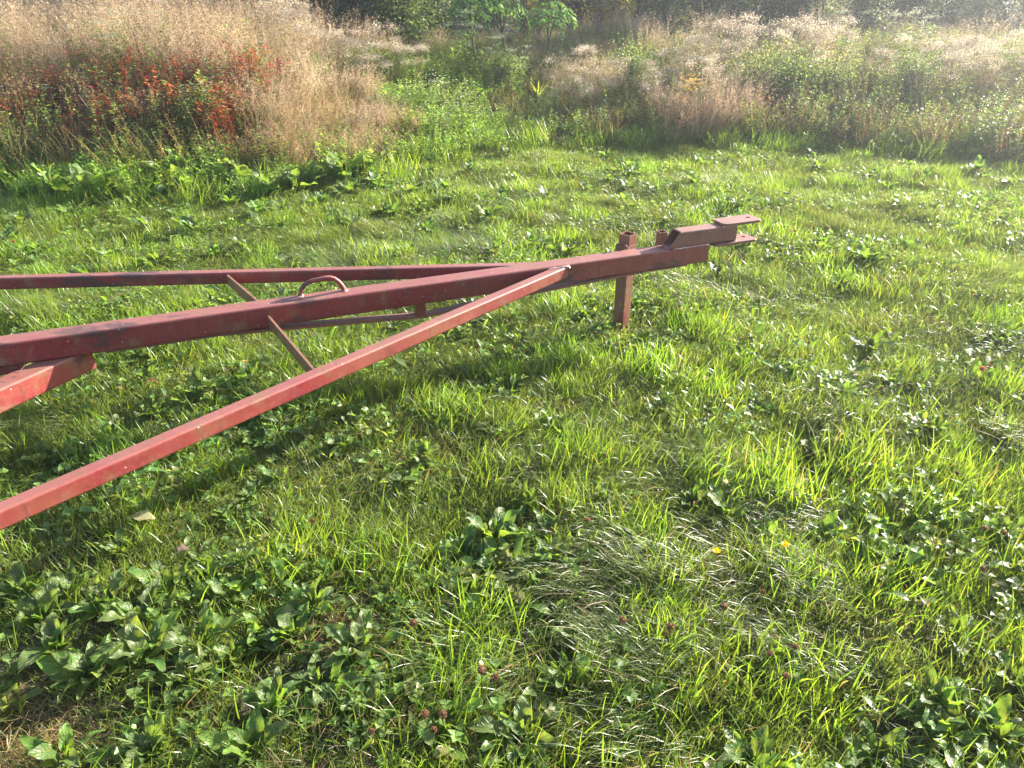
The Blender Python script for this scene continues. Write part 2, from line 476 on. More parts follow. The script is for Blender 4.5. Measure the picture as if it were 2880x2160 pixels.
def metal(name, V, F, mat, label=None, parent=None, smooth=False):
    me = bpy.data.meshes.new(name)
    off = Vector(root_loc)
    me.from_pydata([tuple(Vector(v) - off) for v in V], [], F)
    me.validate(); me.update()
    if smooth:
        for p in me.polygons: p.use_smooth = True
    me.materials.append(mat)
    o = obj(name, me, parent or root)
    if label: o["label"] = label
    return o

TOP = 0.395; BOT = 0.305
main = metal("main_beam", *tube_geo(S(-4.2, 0.045, 0.35), S(0.361, 0.045, 0.35), 0.09, 0.09, 0.009), M_PAINT)
# strip stiffening the underside at the left end
def box_pts(c, ax, ay, az_):
    c = np.array(c); V = [c + sx * ax + sy * ay + sz * az_ for sx in (-1, 1) for sy in (-1, 1) for sz in (-1, 1)]
    F = [(0, 1, 3, 2), (4, 6, 7, 5), (0, 4, 5, 1), (2, 3, 7, 6), (0, 2, 6, 4), (1, 5, 7, 3)]
    return V, F
m3 = np.array([mdir[0], mdir[1], 0]); n3 = np.array([ndir[0], ndir[1], 0]); z3 = np.array([0, 0, 1.0])
metal("stiffener_plate", *box_pts(S(-3.42, 0.045, 0.2895), m3 * 0.80, n3 * 0.040, z3 * 0.0145), M_PAINT)
# hitch tube on top, cut on a slant, open
cutp = S(0.19, 0.0, 0.477); cn = np.array([mdir[0] * 0.0, 0, 0])
cut_n = (m3 * 0.082 - z3 * 0.062); cut_n /= np.linalg.norm(cut_n)
up_tube = metal("hitch_tube", *tube_geo(S(0.16, 0.037, 0.4365), S(0.515, 0.037, 0.4365), 0.074, 0.081, 0.009, 0.006, cut0=(cutp, cut_n)), M_HITCH)

def plate(name, s0, s1, n0, n1, z0, z1, hole, mat, rad=0.02):
    def outl():
        pts = []
        for (cs, cn_, a0) in ((s1 - rad, n1 - rad, 0), (s0 + rad * 1.6, n1 - rad * 1.6, 90), (s0 + rad * 1.6, n0 + rad * 1.6, 180), (s1 - rad, n0 + rad, 270)):
            rr = rad if a0 in (0, 270) else rad * 1.6
            for i in range(6):
                a = R(a0 + 90 * i / 5); pts.append((cs + rr * math.cos(a), cn_ + rr * math.sin(a)))
        return pts
    O = outl(); k = len(O); hs, hn, hr = hole
    H = []
    for i, (a, b) in enumerate(O):
        an = math.atan2(b - hn, a - hs); H.append((hs + hr * math.cos(an), hn + hr * math.sin(an)))
    e = 0.0015
    def ins(p, q=0.985):
        c = ((s0 + s1) / 2, (n0 + n1) / 2)
        return (c[0] + (p[0] - c[0]) * q, c[1] + (p[1] - c[1]) * q)
    V = []; F = []
    V += [S(*ins(p), z1) for p in O] + [S(*p, z1 - e) for p in O] + [S(*p, z0 + e) for p in O] + [S(*ins(p), z0) for p in O]
    V += [S(*p, z1) for p in H] + [S(*p, z0) for p in H]
    for j in range(k):
        a = (j + 1) % k
        for r_ in range(3): F.append((r_ * k + a, r_ * k + j, (r_ + 1) * k + j, (r_ + 1) * k + a))
        F.append((j, a, 4 * k + a, 4 * k + j))
        F.append((3 * k + a, 3 * k + j, 5 * k + j, 5 * k + a))
        F.append((4 * k + j, 4 * k + a, 5 * k + a, 5 * k + j))
    return metal(name, V, F, mat)
plate("clevis_plate", 0.425, 0.650, -0.012, 0.095, 0.4775, 0.4905, (0.606, 0.048, 0.0125), M_HITCH)["label"] = "upper clevis plate with pin hole"
plate("clevis_plate", 0.385, 0.642, -0.012, 0.095, 0.3795, 0.3925, (0.597, 0.048, 0.0125), M_HITCH)["label"] = "lower clevis plate with pin hole"

# the two long braces of the A-frame
bd = np.array([1.508, 1.736, 0]); bd /= np.linalg.norm(bd); bn = np.array([-bd[1], bd[0], 0])
nb0 = np.array([-1.272, 1.449, 0.3575]) + bn * 0.024
near = metal("near_brace", *tube_geo(nb0 - bd * 1.1, nb0 + bd * 2.33, 0.048, 0.055, 0.008, 0.004, cut1=(S(0, -0.001, 0.35), n3)), M_BRACE)
fd = np.array([1.545, 0.110, 0]); fd /= np.linalg.norm(fd); fn = np.array([-fd[1], fd[0], 0])
fb0 = np.array([-2.25, 3.060, 0.3575]) + fn * 0.024
far = metal("far_brace", *tube_geo(fb0 - fd * 1.2, fb0 + fd * 2.30, 0.048, 0.055, 0.008, 0.004, cut1=(S(0, 0.091, 0.35), n3)), M_PAINT)
# cross flat, near and far halves
def flat_bar(name, a, b, h, t, mat, label=None):
    a = np.array(a); b = np.array(b); d = b - a; L = np.linalg.norm(d); d = d / L
    sd_ = np.array([d[1], -d[0], 0]); sd_ /= np.linalg.norm(sd_); u = np.cross(sd_, d); u = u if u[2] > 0 else -u
    c = (a + b) / 2 - u * h / 2
    V, F = box_pts(c, d * L / 2, sd_ * t / 2, u * h / 2)
    return metal(name, V, F, mat, label)
flat_bar("cross_flat", (-0.972, 2.706, 0.362), (-0.690, 2.270, 0.352), 0.052, 0.009, M_RUSTY, "rusty flat bar between main beam and near brace")
flat_bar("cross_flat", (-1.268, 3.112, 0.381), (-1.010, 2.785, 0.368), 0.052, 0.009, M_RUSTY, "rusty flat bar between main beam and far brace")
# shallow truss strap under the beam
def strap(nodes, w, t, nmid, mat):
    V = []; F = []
    for s, z in nodes:
        for nn, zz in ((nmid - w / 2, z), (nmid + w / 2, z), (nmid + w / 2, z + t), (nmid - w / 2, z + t)): V.append(S(s, nn, zz))
    for i in range(len(nodes) - 1):
        a = 4 * i
        for j in range(4): F.append((a + j, a + (j + 1) % 4, a + 4 + (j + 1) % 4, a + 4 + j))
    F.append((0, 3, 2, 1)); e = 4 * (len(nodes) - 1); F.append((e, e + 1, e + 2, e + 3))
    return metal("truss_strap", V, F, mat)
strap([(-2.34, 0.2915), (-1.93, 0.2905), (-1.50, 0.261), (-1.12, 0.233), (-1.09, 0.2305), (-1.06, 0.233), (-0.55, 0.2655), (0.05, 0.290), (0.262, 0.2915)], 0.046, 0.0125, 0.045, M_HITCH)
metal("truss_post", *tube_geo(S(-1.10, 0.045, 0.2445), S(-1.10, 0.045, 0.3048), 0.042, 0.042, 0.005, 0.004), M_PAINT)
# lower arm at the left edge
ad = np.array([0.128, 0.261, 0]); ad /= np.linalg.norm(ad); an_ = np.array([-ad[1], ad[0], 0])
a0 = np.array([-1.76, 2.208, 0.2615]) + an_ * 0.046
metal("side_arm", *tube_geo(a0 - ad * 1.3, a0 + ad * 0.352, 0.092, 0.086, 0.009, 0.006), M_ARM)
# jack post standing behind the beam in its sleeve
metal("jack_post", *tube_geo(S(-0.022, 0.137, -0.14), S(-0.022, 0.137, 0.455), 0.062, 0.062, 0.004, 0.0045, roll=R(24)), M_POST)
metal("post_sleeve", *tube_geo(S(-0.030, 0.137, 0.300), S(-0.030, 0.137, 0.402), 0.073, 0.073, 0.004, 0.004, roll=R(24)), M_HITCH)
metal("post_bracket", *box_pts(S(0.10, 0.045, 0.3005), m3 * 0.11, n3 * 0.041, z3 * 0.0035), M_POST)
def rod(name, pts, r, mat, k=10, parent=None, lump_=0.0):
    mb = []; pts = [Vector(p) for p in pts]; V = []; F = []
    n = len(pts)
    for i, p in enumerate(pts):
        d = (pts[min(i + 1, n - 1)] - pts[max(i - 1, 0)]).normalized()
        u = d.cross(Vector((0.31, -0.2, 0.9))).normalized(); w = d.cross(u)
        rr = (r[i] if isinstance(r, (list, tuple)) else r) * (1 + random.uniform(-lump_, lump_))
        for j in range(k):
            a = 2 * PI * j / k; V.append(p + rr * (math.cos(a) * u + math.sin(a) * w))
    for i in range(n - 1):
        for j in range(k):
            a = i * k + j; b = i * k + (j + 1) % k; F.append((a, b, b + k, a + k))
    F.append(tuple(range(k - 1, -1, -1))); F.append(tuple(range((n - 1) * k, n * k)))
    return metal(name, V, F, mat, parent=parent, smooth=True)
rod("bolt", [S(-0.055, 0.104, 0.409), S(-0.058, 0.085, 0.409)], 0.007, M_RUSTY)
rod("bolt", [S(-0.05, 0.104, 0.255), S(-0.053, 0.085, 0.255)], 0.006, M_RUSTY)
# small stake pocket behind the hitch tube
metal("stake_pocket", *tube_geo(S(0.155, 0.112, 0.372), S(0.155, 0.112, 0.452), 0.042, 0.042, 0.004, 0.004), M_POST)
# grab handle
hp = []
h0, h1 = S(-1.596, 0.068, TOP - 0.004), S(-1.413, 0.062, TOP - 0.004)
for t_, z_ in ((0, 0), (0.015, 0.014), (0.05, 0.031), (0.11, 0.046), (0.20, 0.057), (0.32, 0.063), (0.45, 0.064), (0.55, 0.067), (0.68, 0.068), (0.79, 0.061), (0.88, 0.046), (0.945, 0.027), (0.98, 0.011), (1, 0)):
    p = h0 + (h1 - h0) * t_; hp.append((p[0], p[1], TOP - 0.004 + z_))
handle = rod("grab_handle", hp, 0.0098, M_ARM, k=12)
def weld(pts, r=0.004, parent=None, seg=6):
    P = []
    for a, b in zip(pts[:-1], pts[1:]):
        for i in range(seg): P.append(np.array(a) + (np.array(b) - np.array(a)) * i / seg + np.array([random.uniform(-1, 1) * 0.0012 for _ in range(3)]))
    P.append(np.array(pts[-1]))
    return rod("weld_bead", P, r, M_WELD, k=6, parent=parent, lump_=0.35)
for hx, hn in ((-1.596, 0.068), (-1.413, 0.062)):
    weld([S(hx + 0.012 * math.cos(a), hn + 0.012 * math.sin(a), TOP + 0.001) for a in np.linspace(0, 2 * PI, 9)], 0.0035, handle, 2)
tip = 0.0
# weld where the near brace meets the beam
sA = None
def brace_hit(off):
    p = np.array([-1.272, 1.449]) + bn[:2] * off; d = bd[:2]
    t = ((A - p) @ ndir) / (d @ ndir); q = p + d * t; return (q - A) @ mdir
b0, b1 = brace_hit(0.0), brace_hit(0.048)
weld([S(b1, -0.002, 0.385), S(b0, -0.002, 0.386), S(b0 + 0.004, -0.002, 0.378)], 0.005, near, 8)
weld([S(0.15, -0.0005, 0.3965), S(0.355, -0.0005, 0.3965)], 0.003, up_tube, 18)
weld([S(0.517, 0.004, 0.3935), S(0.517, 0.07, 0.3935)], 0.004, up_tube, 8)
weld([S(0.43, -0.001, 0.475), S(0.51, -0.001, 0.475)], 0.0035, up_tube, 8)
weld([S(-0.985, -0.001, 0.361) + m3 * 0.24 * 0, S(-0.985, -0.001, 0.318)], 0.003, main, 6) if False else None

# ------------------------------------------------------------------ grass clump sources (instanced by geometry nodes)
def rand_disk(n, r, p=0.5):
    a = U(0, 2 * PI, n); q = r * U(0, 1, n) ** p
    return np.stack([q * np.cos(a), q * np.sin(a), np.zeros(n)], 1)

GREENS = [(0.13, 0.195, 0.032), (0.10, 0.155, 0.032), (0.165, 0.23, 0.04), (0.14, 0.17, 0.055)]
LUSH = [(0.13, 0.22, 0.024), (0.165, 0.26, 0.03), (0.105, 0.18, 0.025)]
GREY = [(0.11, 0.15, 0.065), (0.09, 0.135, 0.05), (0.14, 0.17, 0.08)]
STRAW = [(0.36, 0.27, 0.13), (0.30, 0.20, 0.09), (0.42, 0.33, 0.18)]

def src_fine(i):
    mb = MB(); n = 560
    b = rand_disk(n, 0.17, 0.6); az = U(0, 2 * PI, n)
    L = U(0.022, 0.070, n)
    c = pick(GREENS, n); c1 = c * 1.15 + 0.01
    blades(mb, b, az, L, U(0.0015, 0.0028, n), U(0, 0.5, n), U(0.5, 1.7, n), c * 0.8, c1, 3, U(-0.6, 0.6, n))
    n = 45; c = pick(STRAW, n)
    blades(mb, rand_disk(n, 0.17), U(0, 2 * PI, n), U(0.03, 0.09, n), U(0.001, 0.0025, n), U(0.3, 1.3, n), U(1.0, 1.9, n), c * 0.8, c, 3)
    n = 60; c = pick(LUSH, n)
    blades(mb, rand_disk(n, 0.17), U(0, 2 * PI, n), U(0.04, 0.10, n), U(0.0028, 0.0045, n), U(0, 0.5, n), U(0.4, 1.7, n), c * 0.8, c * 1.1, 4)
    return mb.mesh("turf", M_GRASS)
def src_lush(i):
    mb = MB(); n = 190
    b = rand_disk(n, 0.13, 0.7); az = U(0, 2 * PI, n)
    c = pick(LUSH, n)
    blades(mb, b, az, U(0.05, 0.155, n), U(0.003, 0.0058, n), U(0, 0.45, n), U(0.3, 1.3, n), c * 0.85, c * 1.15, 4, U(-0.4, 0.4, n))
    n = 14; c = pick(STRAW, n)
    blades(mb, rand_disk(n, 0.13), U(0, 2 * PI, n), U(0.08, 0.16, n), U(0.002, 0.004, n), U(0.2, 0.9, n), U(0.8, 1.7, n), c * 0.7, c, 4)
    return mb.mesh("lush_grass", M_GRASS)
def src_flop(i):
    mb = MB(); n = 420
    b = rand_disk(n, 0.16, 0.6); az = rng.normal(0, 0.35, n)
    c = pick(GREY + GREENS, n)
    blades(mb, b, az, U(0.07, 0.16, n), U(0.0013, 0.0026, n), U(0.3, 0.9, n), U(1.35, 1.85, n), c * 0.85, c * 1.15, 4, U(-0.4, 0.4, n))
    n = 30; c = pick(STRAW, n)
    blades(mb, rand_disk(n, 0.16), rng.normal(0, 0.6, n), U(0.08, 0.2, n), U(0.001, 0.0025, n), U(0.5, 1.2, n), U(1.3, 1.9, n), c * 0.8, c, 4)
    return mb.mesh("flopped_grass", M_GRASS)
def src_thatch(i):
    mb = MB(); n = 170; c = pick(STRAW + [(0.2, 0.15, 0.07)], n)
    blades(mb, rand_disk(n, 0.16) + np.array([0, 0, 0.008]), U(0, 2 * PI, n), U(0.03, 0.12, n), U(0.001, 0.003, n), U(0.9, 1.6, n), U(1.2, 1.9, n), c * 0.8, c, 3, U(-1, 1, n))
    n = 90; c = pick(GREENS, n)
    blades(mb, rand_disk(n, 0.16), U(0, 2 * PI, n), U(0.03, 0.07, n), U(0.0014, 0.002, n), U(0.1, 0.7, n), U(0.5, 1.6, n), c, c * 1.2, 3)
    return mb.mesh("thatch", M_GRASS)
LEAFG = [(0.095, 0.175, 0.028), (0.125, 0.215, 0.034), (0.075, 0.145, 0.032), (0.11, 0.165, 0.045)]
def src_cover(i):
    mb = MB()
    for k in range(22):
        p = rand_disk(1, 0.15, 0.6)[0]
        t = MB(); L = random.uniform(0.04, 0.085); c = pick(LEAFG, 1)[0]
        leaf_blade(t, L, L * random.uniform(0.22, 0.38), droop=random.uniform(0.2, 1.1), wave=0.002, col=c, tipc=c * 1.1, pitch=random.uniform(0.3, 1.3), rows=5, cols=3, petiole=0.25)
        xform_mb(mb, t, (p[0], p[1], random.uniform(0.0, 0.03)), random.uniform(0, 6.28))
    for k in range(22):     # clover trios on thin stalks
        p = rand_disk(1, 0.15, 0.6)[0]; hgt = random.uniform(0.03, 0.07)
        c = pick(LEAFG, 1)[0]
        blades(mb, p[None], U(0, 6.28, 1), np.array([hgt]), np.array([0.0015]), U(0, .2, 1), U(0, .4, 1), c[None], c[None], 2)
        az = U(0, 6.28, 1)[0]
        t3 = np.array([az, az + 2.09, az + 4.19])
        leaflets(mb, np.tile(p + (0, 0, hgt), (3, 1)), t3, U(-0.1, 0.5, 3), np.full(3, 0.017), np.full(3, 0.016), np.tile(c * 1.1, (3, 1)))
    return mb.mesh("ground_cover", M_LEAF, smooth=True, leaf=True)

def src_collection(name, meshes):
    c = bpy.data.collections.new(name)
    for i, me in enumerate(meshes):
        o = bpy.data.objects.new("%s_%02d" % (name, i), me); c.objects.link(o)
    return c

def scatter(name, coll, pts, idx, rot, scl, label=None):
    """one 'stuff' object: points carry index, rotation and scale, geometry nodes set a clump on each"""
    me = bpy.data.meshes.new(name)
    pts = np.asarray(pts, np.float32); n = len(pts)
    me.vertices.add(n); me.vertices.foreach_set("co", pts.ravel())
    a = me.attributes.new("ci", 'INT', 'POINT'); a.data.foreach_set("value", np.asarray(idx, np.int32))
    a = me.attributes.new("cr", 'FLOAT_VECTOR', 'POINT'); a.data.foreach_set("vector", np.asarray(rot, np.float32).ravel())
    a = me.attributes.new("cs", 'FLOAT_VECTOR', 'POINT'); a.data.foreach_set("vector", np.asarray(scl, np.float32).ravel())
    o = obj(name, me); o["kind"] = "stuff"
    if label: o["label"] = label
    ng = bpy.data.node_groups.new(name + "_nodes", 'GeometryNodeTree')
    ng.interface.new_socket("Geometry", in_out='INPUT', socket_type='NodeSocketGeometry')
    ng.interface.new_socket("Geometry", in_out='OUTPUT', socket_type='NodeSocketGeometry')
    N, L = ng.nodes, ng.links
    gi = N.new("NodeGroupInput"); gout = N.new("NodeGroupOutput")
    ip = N.new("GeometryNodeInstanceOnPoints"); ci = N.new("GeometryNodeCollectionInfo")
    ci.inputs["Collection"].default_value = coll
    ci.inputs["Separate Children"].default_value = True; ci.inputs["Reset Children"].default_value = True
    def named(nm, dt):
        x = N.new("GeometryNodeInputNamedAttribute"); x.data_type = dt; x.inputs["Name"].default_value = nm
        return x.outputs["Attribute"]
    L.new(gi.outputs[0], ip.inputs["Points"]); L.new(ci.outputs[0], ip.inputs["Instance"])
    ip.inputs["Pick Instance"].default_value = True
    L.new(named("ci", 'INT'), ip.inputs["Instance Index"])
    e2r = N.new("FunctionNodeEulerToRotation"); L.new(named("cr", 'FLOAT_VECTOR'), e2r.inputs[0])
    L.new(e2r.outputs[0], ip.inputs["Rotation"])
    L.new(named("cs", 'FLOAT_VECTOR'), ip.inputs["Scale"])
    L.new(ip.outputs[0], gout.inputs[0])
    md = o.modifiers.new("scatter", 'NODES'); md.node_group = ng
    return o

def nz(x, y, s, ph):   # cheap smooth noise in -1..1
    return (np.sin(s * (1.0 * x + 0.6 * y) + ph) + np.sin(s * (-0.7 * x + 1.1 * y) * 1.37 + ph * 2.1) + np.sin(s * (0.3 * x - 1.3 * y) * 1.9 + ph * 0.7 + np.sin(s * x * 2.1 + ph))) / 3

def jitter_grid(x0, x1, y0, y1, step):
    gx, gy = np.meshgrid(np.arange(x0, x1, step), np.arange(y0, y1, step))
    gx = gx.ravel() + U(-0.5, 0.5, gx.size) * step * 1.3; gy = gy.ravel() + U(-0.5, 0.5, gy.size) * step * 1.3
    return gx, gy

NF = 6
c_fine = src_collection("turf_clump", [src_fine(i) for i in range(NF)])
c_lush = src_collection("lush_clump", [src_lush(i) for i in range(NF)])
c_flop = src_collection("flopped_clump", [src_flop(i) for i in range(NF)])
c_that = src_collection("thatch_clump", [src_thatch(i) for i in range(3)])
c_cov = src_collection("cover_clump", [src_cover(i) for i in range(NF)])

def lawn_mask(x, y, extra=0.0):
    return (y < edge_y(x) + 0.55 + extra) & (np.abs(x) < 0.74 * y + 1.6)
def place(name, coll, nk, x, y, smin, smax, zs=(0.8, 1.25), az=None, tilt=0.1, label=None):
    n = len(x)
    if az is None: az = U(0, 2 * PI, n)
    rot = np.stack([rng.normal(0, tilt, n), rng.normal(0, tilt, n), az], 1)
    s = U(smin, smax, n); scl = np.stack([s, s, s * U(zs[0], zs[1], n)], 1)
    return scatter(name, coll, np.stack([x, y, gh(x, y) - 0.004], 1), rng.integers(0, nk, n), rot, scl, label)

F_, P_ = 2074.0, R(29)
def where(u, v, z=0.0):      # ground position of a spot surveyed on the photograph
    a = (u - 1440) / F_; b = (1080 - v) / F_
    d = (z - 1.55) / (-math.sin(P_) + b * math.cos(P_))
    return a * d, d * (math.cos(P_) + b * math.sin(P_))
near_weeds = [
 (1380, 1500, .17, 'largest broad-leaved rosette, in the middle foreground'), (1330, 1620, .12, 'small rosette just in front of the largest one in the middle foreground'),
 (1510, 1590, .12, 'rosette to the right of the largest one in the middle foreground'), (1000, 1790, .16, 'tall-leaved rosette lower left of the middle'),
 (900, 1900, .13, 'dark rosette below the tall-leaved one, lower left of the middle'), (1110, 1900, .12, 'rosette beside the two dried clover heads at the bottom'),
 (300, 1690, .14, 'rosette with rounded leaves, upper one of the bottom left cluster'), (110, 1720, .13, 'rosette of the bottom left cluster nearest the left picture edge'),
 (480, 1640, .14, 'rosette at the top of the bottom left cluster'), (560, 1790, .14, 'rosette in the centre of the bottom left cluster'),
 (400, 1850, .15, 'widest rosette of the bottom left cluster'), (250, 1900, .14, 'rosette at the edge of the bare straw patch, bottom left'),
 (640, 1660, .11, 'small rosette right of the top of the bottom left cluster'), (720, 1740, .12, 'rosette between the bottom left cluster and the tall-leaved one'),
 (330, 1540, .10, 'small rosette just below the near brace end'), (170, 2120, .13, 'pale rosette in the bottom left picture corner'),
 (420, 2090, .13, 'rosette at the bottom edge, right of the bare patch'), (760, 1960, .13, 'rosette at the bottom left, under the straw-tipped grass'),
 (1250, 2010, .13, 'rosette at the bottom edge below the clover heads'), (1460, 2040, .13, 'dark rosette at the bottom edge, near the middle'),
 (1600, 1900, .13, 'single upright-leaved rosette right of the bottom middle'), (1640, 1760, .10, 'small rosette in long grass right of the clover heads'),
 (1760, 2060, .11, 'rosette at the bottom edge, right of the dark one'), (2050, 1440, .15, 'pale rosette behind the two yellow buttercups'),
 (2160, 1500, .12, 'rosette between the two yellow buttercups'), (1950, 1400, .11, 'small rosette behind the left buttercup'),
 (2450, 1530, .13, 'upright rosette in the flopped grass right of the buttercups'), (2580, 1580, .12, 'rosette at the end of the flopped grass, right side'),
 (2700, 1760, .13, 'rosette by the right picture edge, below the flopped grass'), (2800, 2050, .13, 'large dark rosette in the bottom right corner'),
 (2640, 1960, .14, 'rosette left of the bottom right corner one'), (2480, 2090, .13, 'rosette at the bottom edge, right part'),
 (2110, 2130, .12, 'rosette at the bottom edge under long bright grass'), (2850, 1480, .11, 'rosette at the right picture edge, mid height'),
 (2300, 1250, .11, 'small rosette above the buttercups'), (2620, 1180, .13, 'rosette near the red clover head at the right'),
 (2750, 1060, .11, 'small rosette at the right, behind the red clover head'), (1480, 1400, .11, 'rosette behind the largest one in the middle foreground'),
 (1720, 1380, .11, 'pale rosette between the middle one and the buttercups'), (1860, 1130, .11, 'rosette in the grass right of the beam shadow end'),
 (1560, 1190, .13, 'shaded rosette in the beam shadow, right part'), (1400, 1210, .11, 'shaded rosette in the beam shadow, left of the brightest'),
 (1190, 1260, .11, 'rosette in the middle of the dark beam shadow'), (300, 1210, .15, 'dark rosette between side arm and near brace, left'),
 (150, 1260, .15, 'dark rosette close to the left picture edge under the frame'), (430, 1150, .13, 'rosette behind the dark one under the frame'),
 (560, 1090, .14, 'sunlit rosette below the main beam, left part'), (700, 1060, .15, 'wide sunlit rosette below the main beam beside the cross flat'),
 (90, 1340, .13, 'rosette just above the near brace at the left picture edge'), (250, 1310, .12, 'rosette just above the near brace, a little from the left edge'),
 (470, 1270, .11, 'small rosette above the middle of the near brace'), (800, 1190, .14, 'rosette in shade directly behind the near brace foot of the cross flat'),
 (650, 1430, .11, 'rosette below the near brace, left of the shadow'), (780, 1330, .11, 'rosette just below the near brace, in its shadow'),
 (960, 1250, .11, 'rosette under the near brace, right of its shadow'), (1650, 880, .12, 'yellow-green rosette left of the jack post foot'),
 (1300, 930, .11, 'rosette under the truss strap'), (1430, 980, .11, 'small rosette below the near brace tip'),
 (1960, 880, .11, 'rosette right of the jack post'), (2100, 690, .16, 'bright large-leaved rosette right behind the clevis'),
 (2200, 640, .15, 'bright rosette beyond the clevis tip'), (2260, 720, .13, 'rosette right of the clevis plates'), (2390, 760, .12, 'small rosette farther right of the clevis'),
]
for (u, v) in ((200, 1640), (390, 1740), (520, 1900), (650, 1830), (820, 1760), (60, 1640), (160, 1820), (1420, 1570), (1460, 1500), (1300, 1530), (1040, 1980), (700, 2080), (560, 1560), (880, 1680), (2560, 2140), (2860, 1900)):
    near_weeds.append((u, v, random.uniform(.10, .14), 'crowded-leaved weed in %s' % ('the bottom left cluster' if u < 700 else 'the gap by the tall-leaved one' if u < 1200 else 'the largest middle clump' if u < 1500 else 'the bottom right corner')))
wsp = np.array([where(u, v) + (sz,) for (u, v, sz, _) in near_weeds])
def isbare(x, y): return (((x + 1.13) / 1.15) ** 2 + (y - 1.10) ** 2 < 0.20 ** 2) | ((x + 0.42) ** 2 + (y - 0.93) ** 2 < 0.011) | ((x + 0.46) ** 2 + (y - 1.52) ** 2 < 0.008)
def off_weeds(x, y, f=0.62):      # the big leaves shade out the grass right under them
    d = np.hypot(x[:, None] - wsp[None, :, 0], y[:, None] - wsp[None, :, 1]) / wsp[None, :, 2]
    return (d.min(1) > f) & ~((np.abs(x - 0.55) < 0.11) & (y > 3.16) & (y < 3.45) & (f > 0.6))
# fine turf everywhere
x, y = jitter_grid(-8, 9, 0.35, 9.6, 0.15); k = lawn_mask(x, y) & off_weeds(x, y, 0.45); x, y = x[k], y[k]
# trodden and bare spots at the bottom left
bare = isbare(x, y)
place("grass", c_fine, NF, x[~bare], y[~bare], 0.85, 1.3, label="short fine green lawn grass")
xb, yb = x[bare], y[bare]
k = (nz(x, y, 1.5, 0.3) > 0.15) | bare
x = np.concatenate([x, xb + .05]); y = np.concatenate([y, yb - .04]); k = np.concatenate([k, np.ones(len(xb), bool)])
place("dead_grass", c_that, 3, x[k], y[k], 0.7, 1.1, label="dry straw thatch between the grass")
# lush upright tufts in patches, strongest in the right foreground
x, y = jitter_grid(-8, 9, 0.35, 9.4, 0.17); k = lawn_mask(x, y)
pr_ = 0.22 + 0.55 * (nz(x, y, 2.6, 1.1) > 0.12) + 0.35 * ((x > -0.1) & (y < 2.1)) - 0.25 * ((x < -0.35) & (y < 2.4))
pr_ *= 1 - 0.45 * sm((y - 2.8) / 2.5)
k &= (U(0, 1, len(x)) < pr_) & off_weeds(x, y, 0.8) & ~isbare(x, y)
o_ = place("lush_grass", c_lush, NF, x[k], y[k], 0.6, 1.2, label="broad bright green grass blades standing in tufts")
# flopped, combed grass
x, y = jitter_grid(-8, 9, 0.35, 9.2, 0.16); k = lawn_mask(x, y)
k &= ((nz(x, y, 2.2, 4.2) > 0.12 - 0.45 * sm((y - 2.5) / 2.5)) | (U(0, 1, len(x)) < 0.10)) & off_weeds(x, y, 0.9) & ~isbare(x, y)
az = -2.2 + 1.3 * nz(x, y, 0.9, 2.0) + rng.normal(0, 0.25, len(x))
place("flopped_grass", c_flop, NF, x[k], y[k], 0.75, 1.25, az=az[k], label="silvery green grass combed flat in swirls")
# ground cover leaves
x, y = jitter_grid(-8, 9, 0.35, 9.4, 0.18); k = lawn_mask(x, y)
k &= ((nz(x, y, 2.9, 0.0) > 0.12) & (U(0, 1, len(x)) < 0.75) | (U(0, 1, len(x)) < 0.12)) & ~isbare(x, y)
place("ground_cover", c_cov, NF, x[k], y[k], 0.8, 1.5, label="low clover and small broad leaves in the lawn")

# ------------------------------------------------------------------ broad-leaved rosettes
leaf_meshes = []
for i in range(12):
    t = MB(); W = random.uniform(0.20, 0.33)
    c = np.array(LEAFG[i % 4]) * random.uniform(0.85, 1.1)
    leaf_blade(t, 1.0, W, droop=random.uniform(0.45, 1.25), wave=random.uniform(.03, .085), col=c * 0.95, tipc=c * 1.1, petiole=0.2, pitch=random.uniform(0.35, 1.0),
               fold=random.uniform(0.15, 0.45), twist=random.uniform(-0.5, 0.5), rows=11, cols=5, crinkle=0.018)
    leaf_meshes.append(t)
leaf_me = [t.mesh("leaf", M_LEAF, smooth=True, leaf=True) for t in leaf_meshes]

def rosette(px, py, size, label, lift=0.0, nl=None, cat="weed", group="broad-leaved rosettes in the lawn"):
    nl = nl or random.randint(17, 25)
    r = bpy.data.objects.new("broad_leaved_weed", None); COL.objects.link(r)
    r.location = (px, py, float(gh(px, py)) + 0.002); r.rotation_euler = (random.uniform(-.1, .1), random.uniform(-.1, .1), random.uniform(0, 6.28))
    a = random.uniform(0, 6)
    for k in range(nl):
        a += 2.399
        inner = k / nl
        s = size * (0.90 if size < .2 else 1.1) * (1.15 - 0.55 * inner) * (0.7 if random.random() < .25 else 1.0) * random.uniform(0.85, 1.15)
        o = obj("leaf", leaf_me[random.randrange(12)], r, (0.006 * math.cos(a), 0.006 * math.sin(a), 0.004 * k / nl),
                (random.uniform(-.35, .35), -0.6 * inner - random.uniform(0.0, 0.4) - lift, a + random.uniform(-.4, .4)), (s, s * random.uniform(0.7, 1.25), s * random.uniform(.8, 1.2)))
    tag(r, label, cat, group)
    return r
small_rosettes = []
for i in range(6):
    mb = MB(); a = 0
    for k in range(13):
        a += 2.399 + random.uniform(-.4, .4); xform_mb(mb, leaf_meshes[random.randrange(12)], (0, 0, 0.003 * k), a, -0.6 * k / 13 - random.uniform(0, .4), (1.1 - 0.5 * k / 13) * random.uniform(.8, 1.1))
    small_rosettes.append(mb.mesh("broad_leaved_weed", M_LEAF, smooth=True, leaf=True))

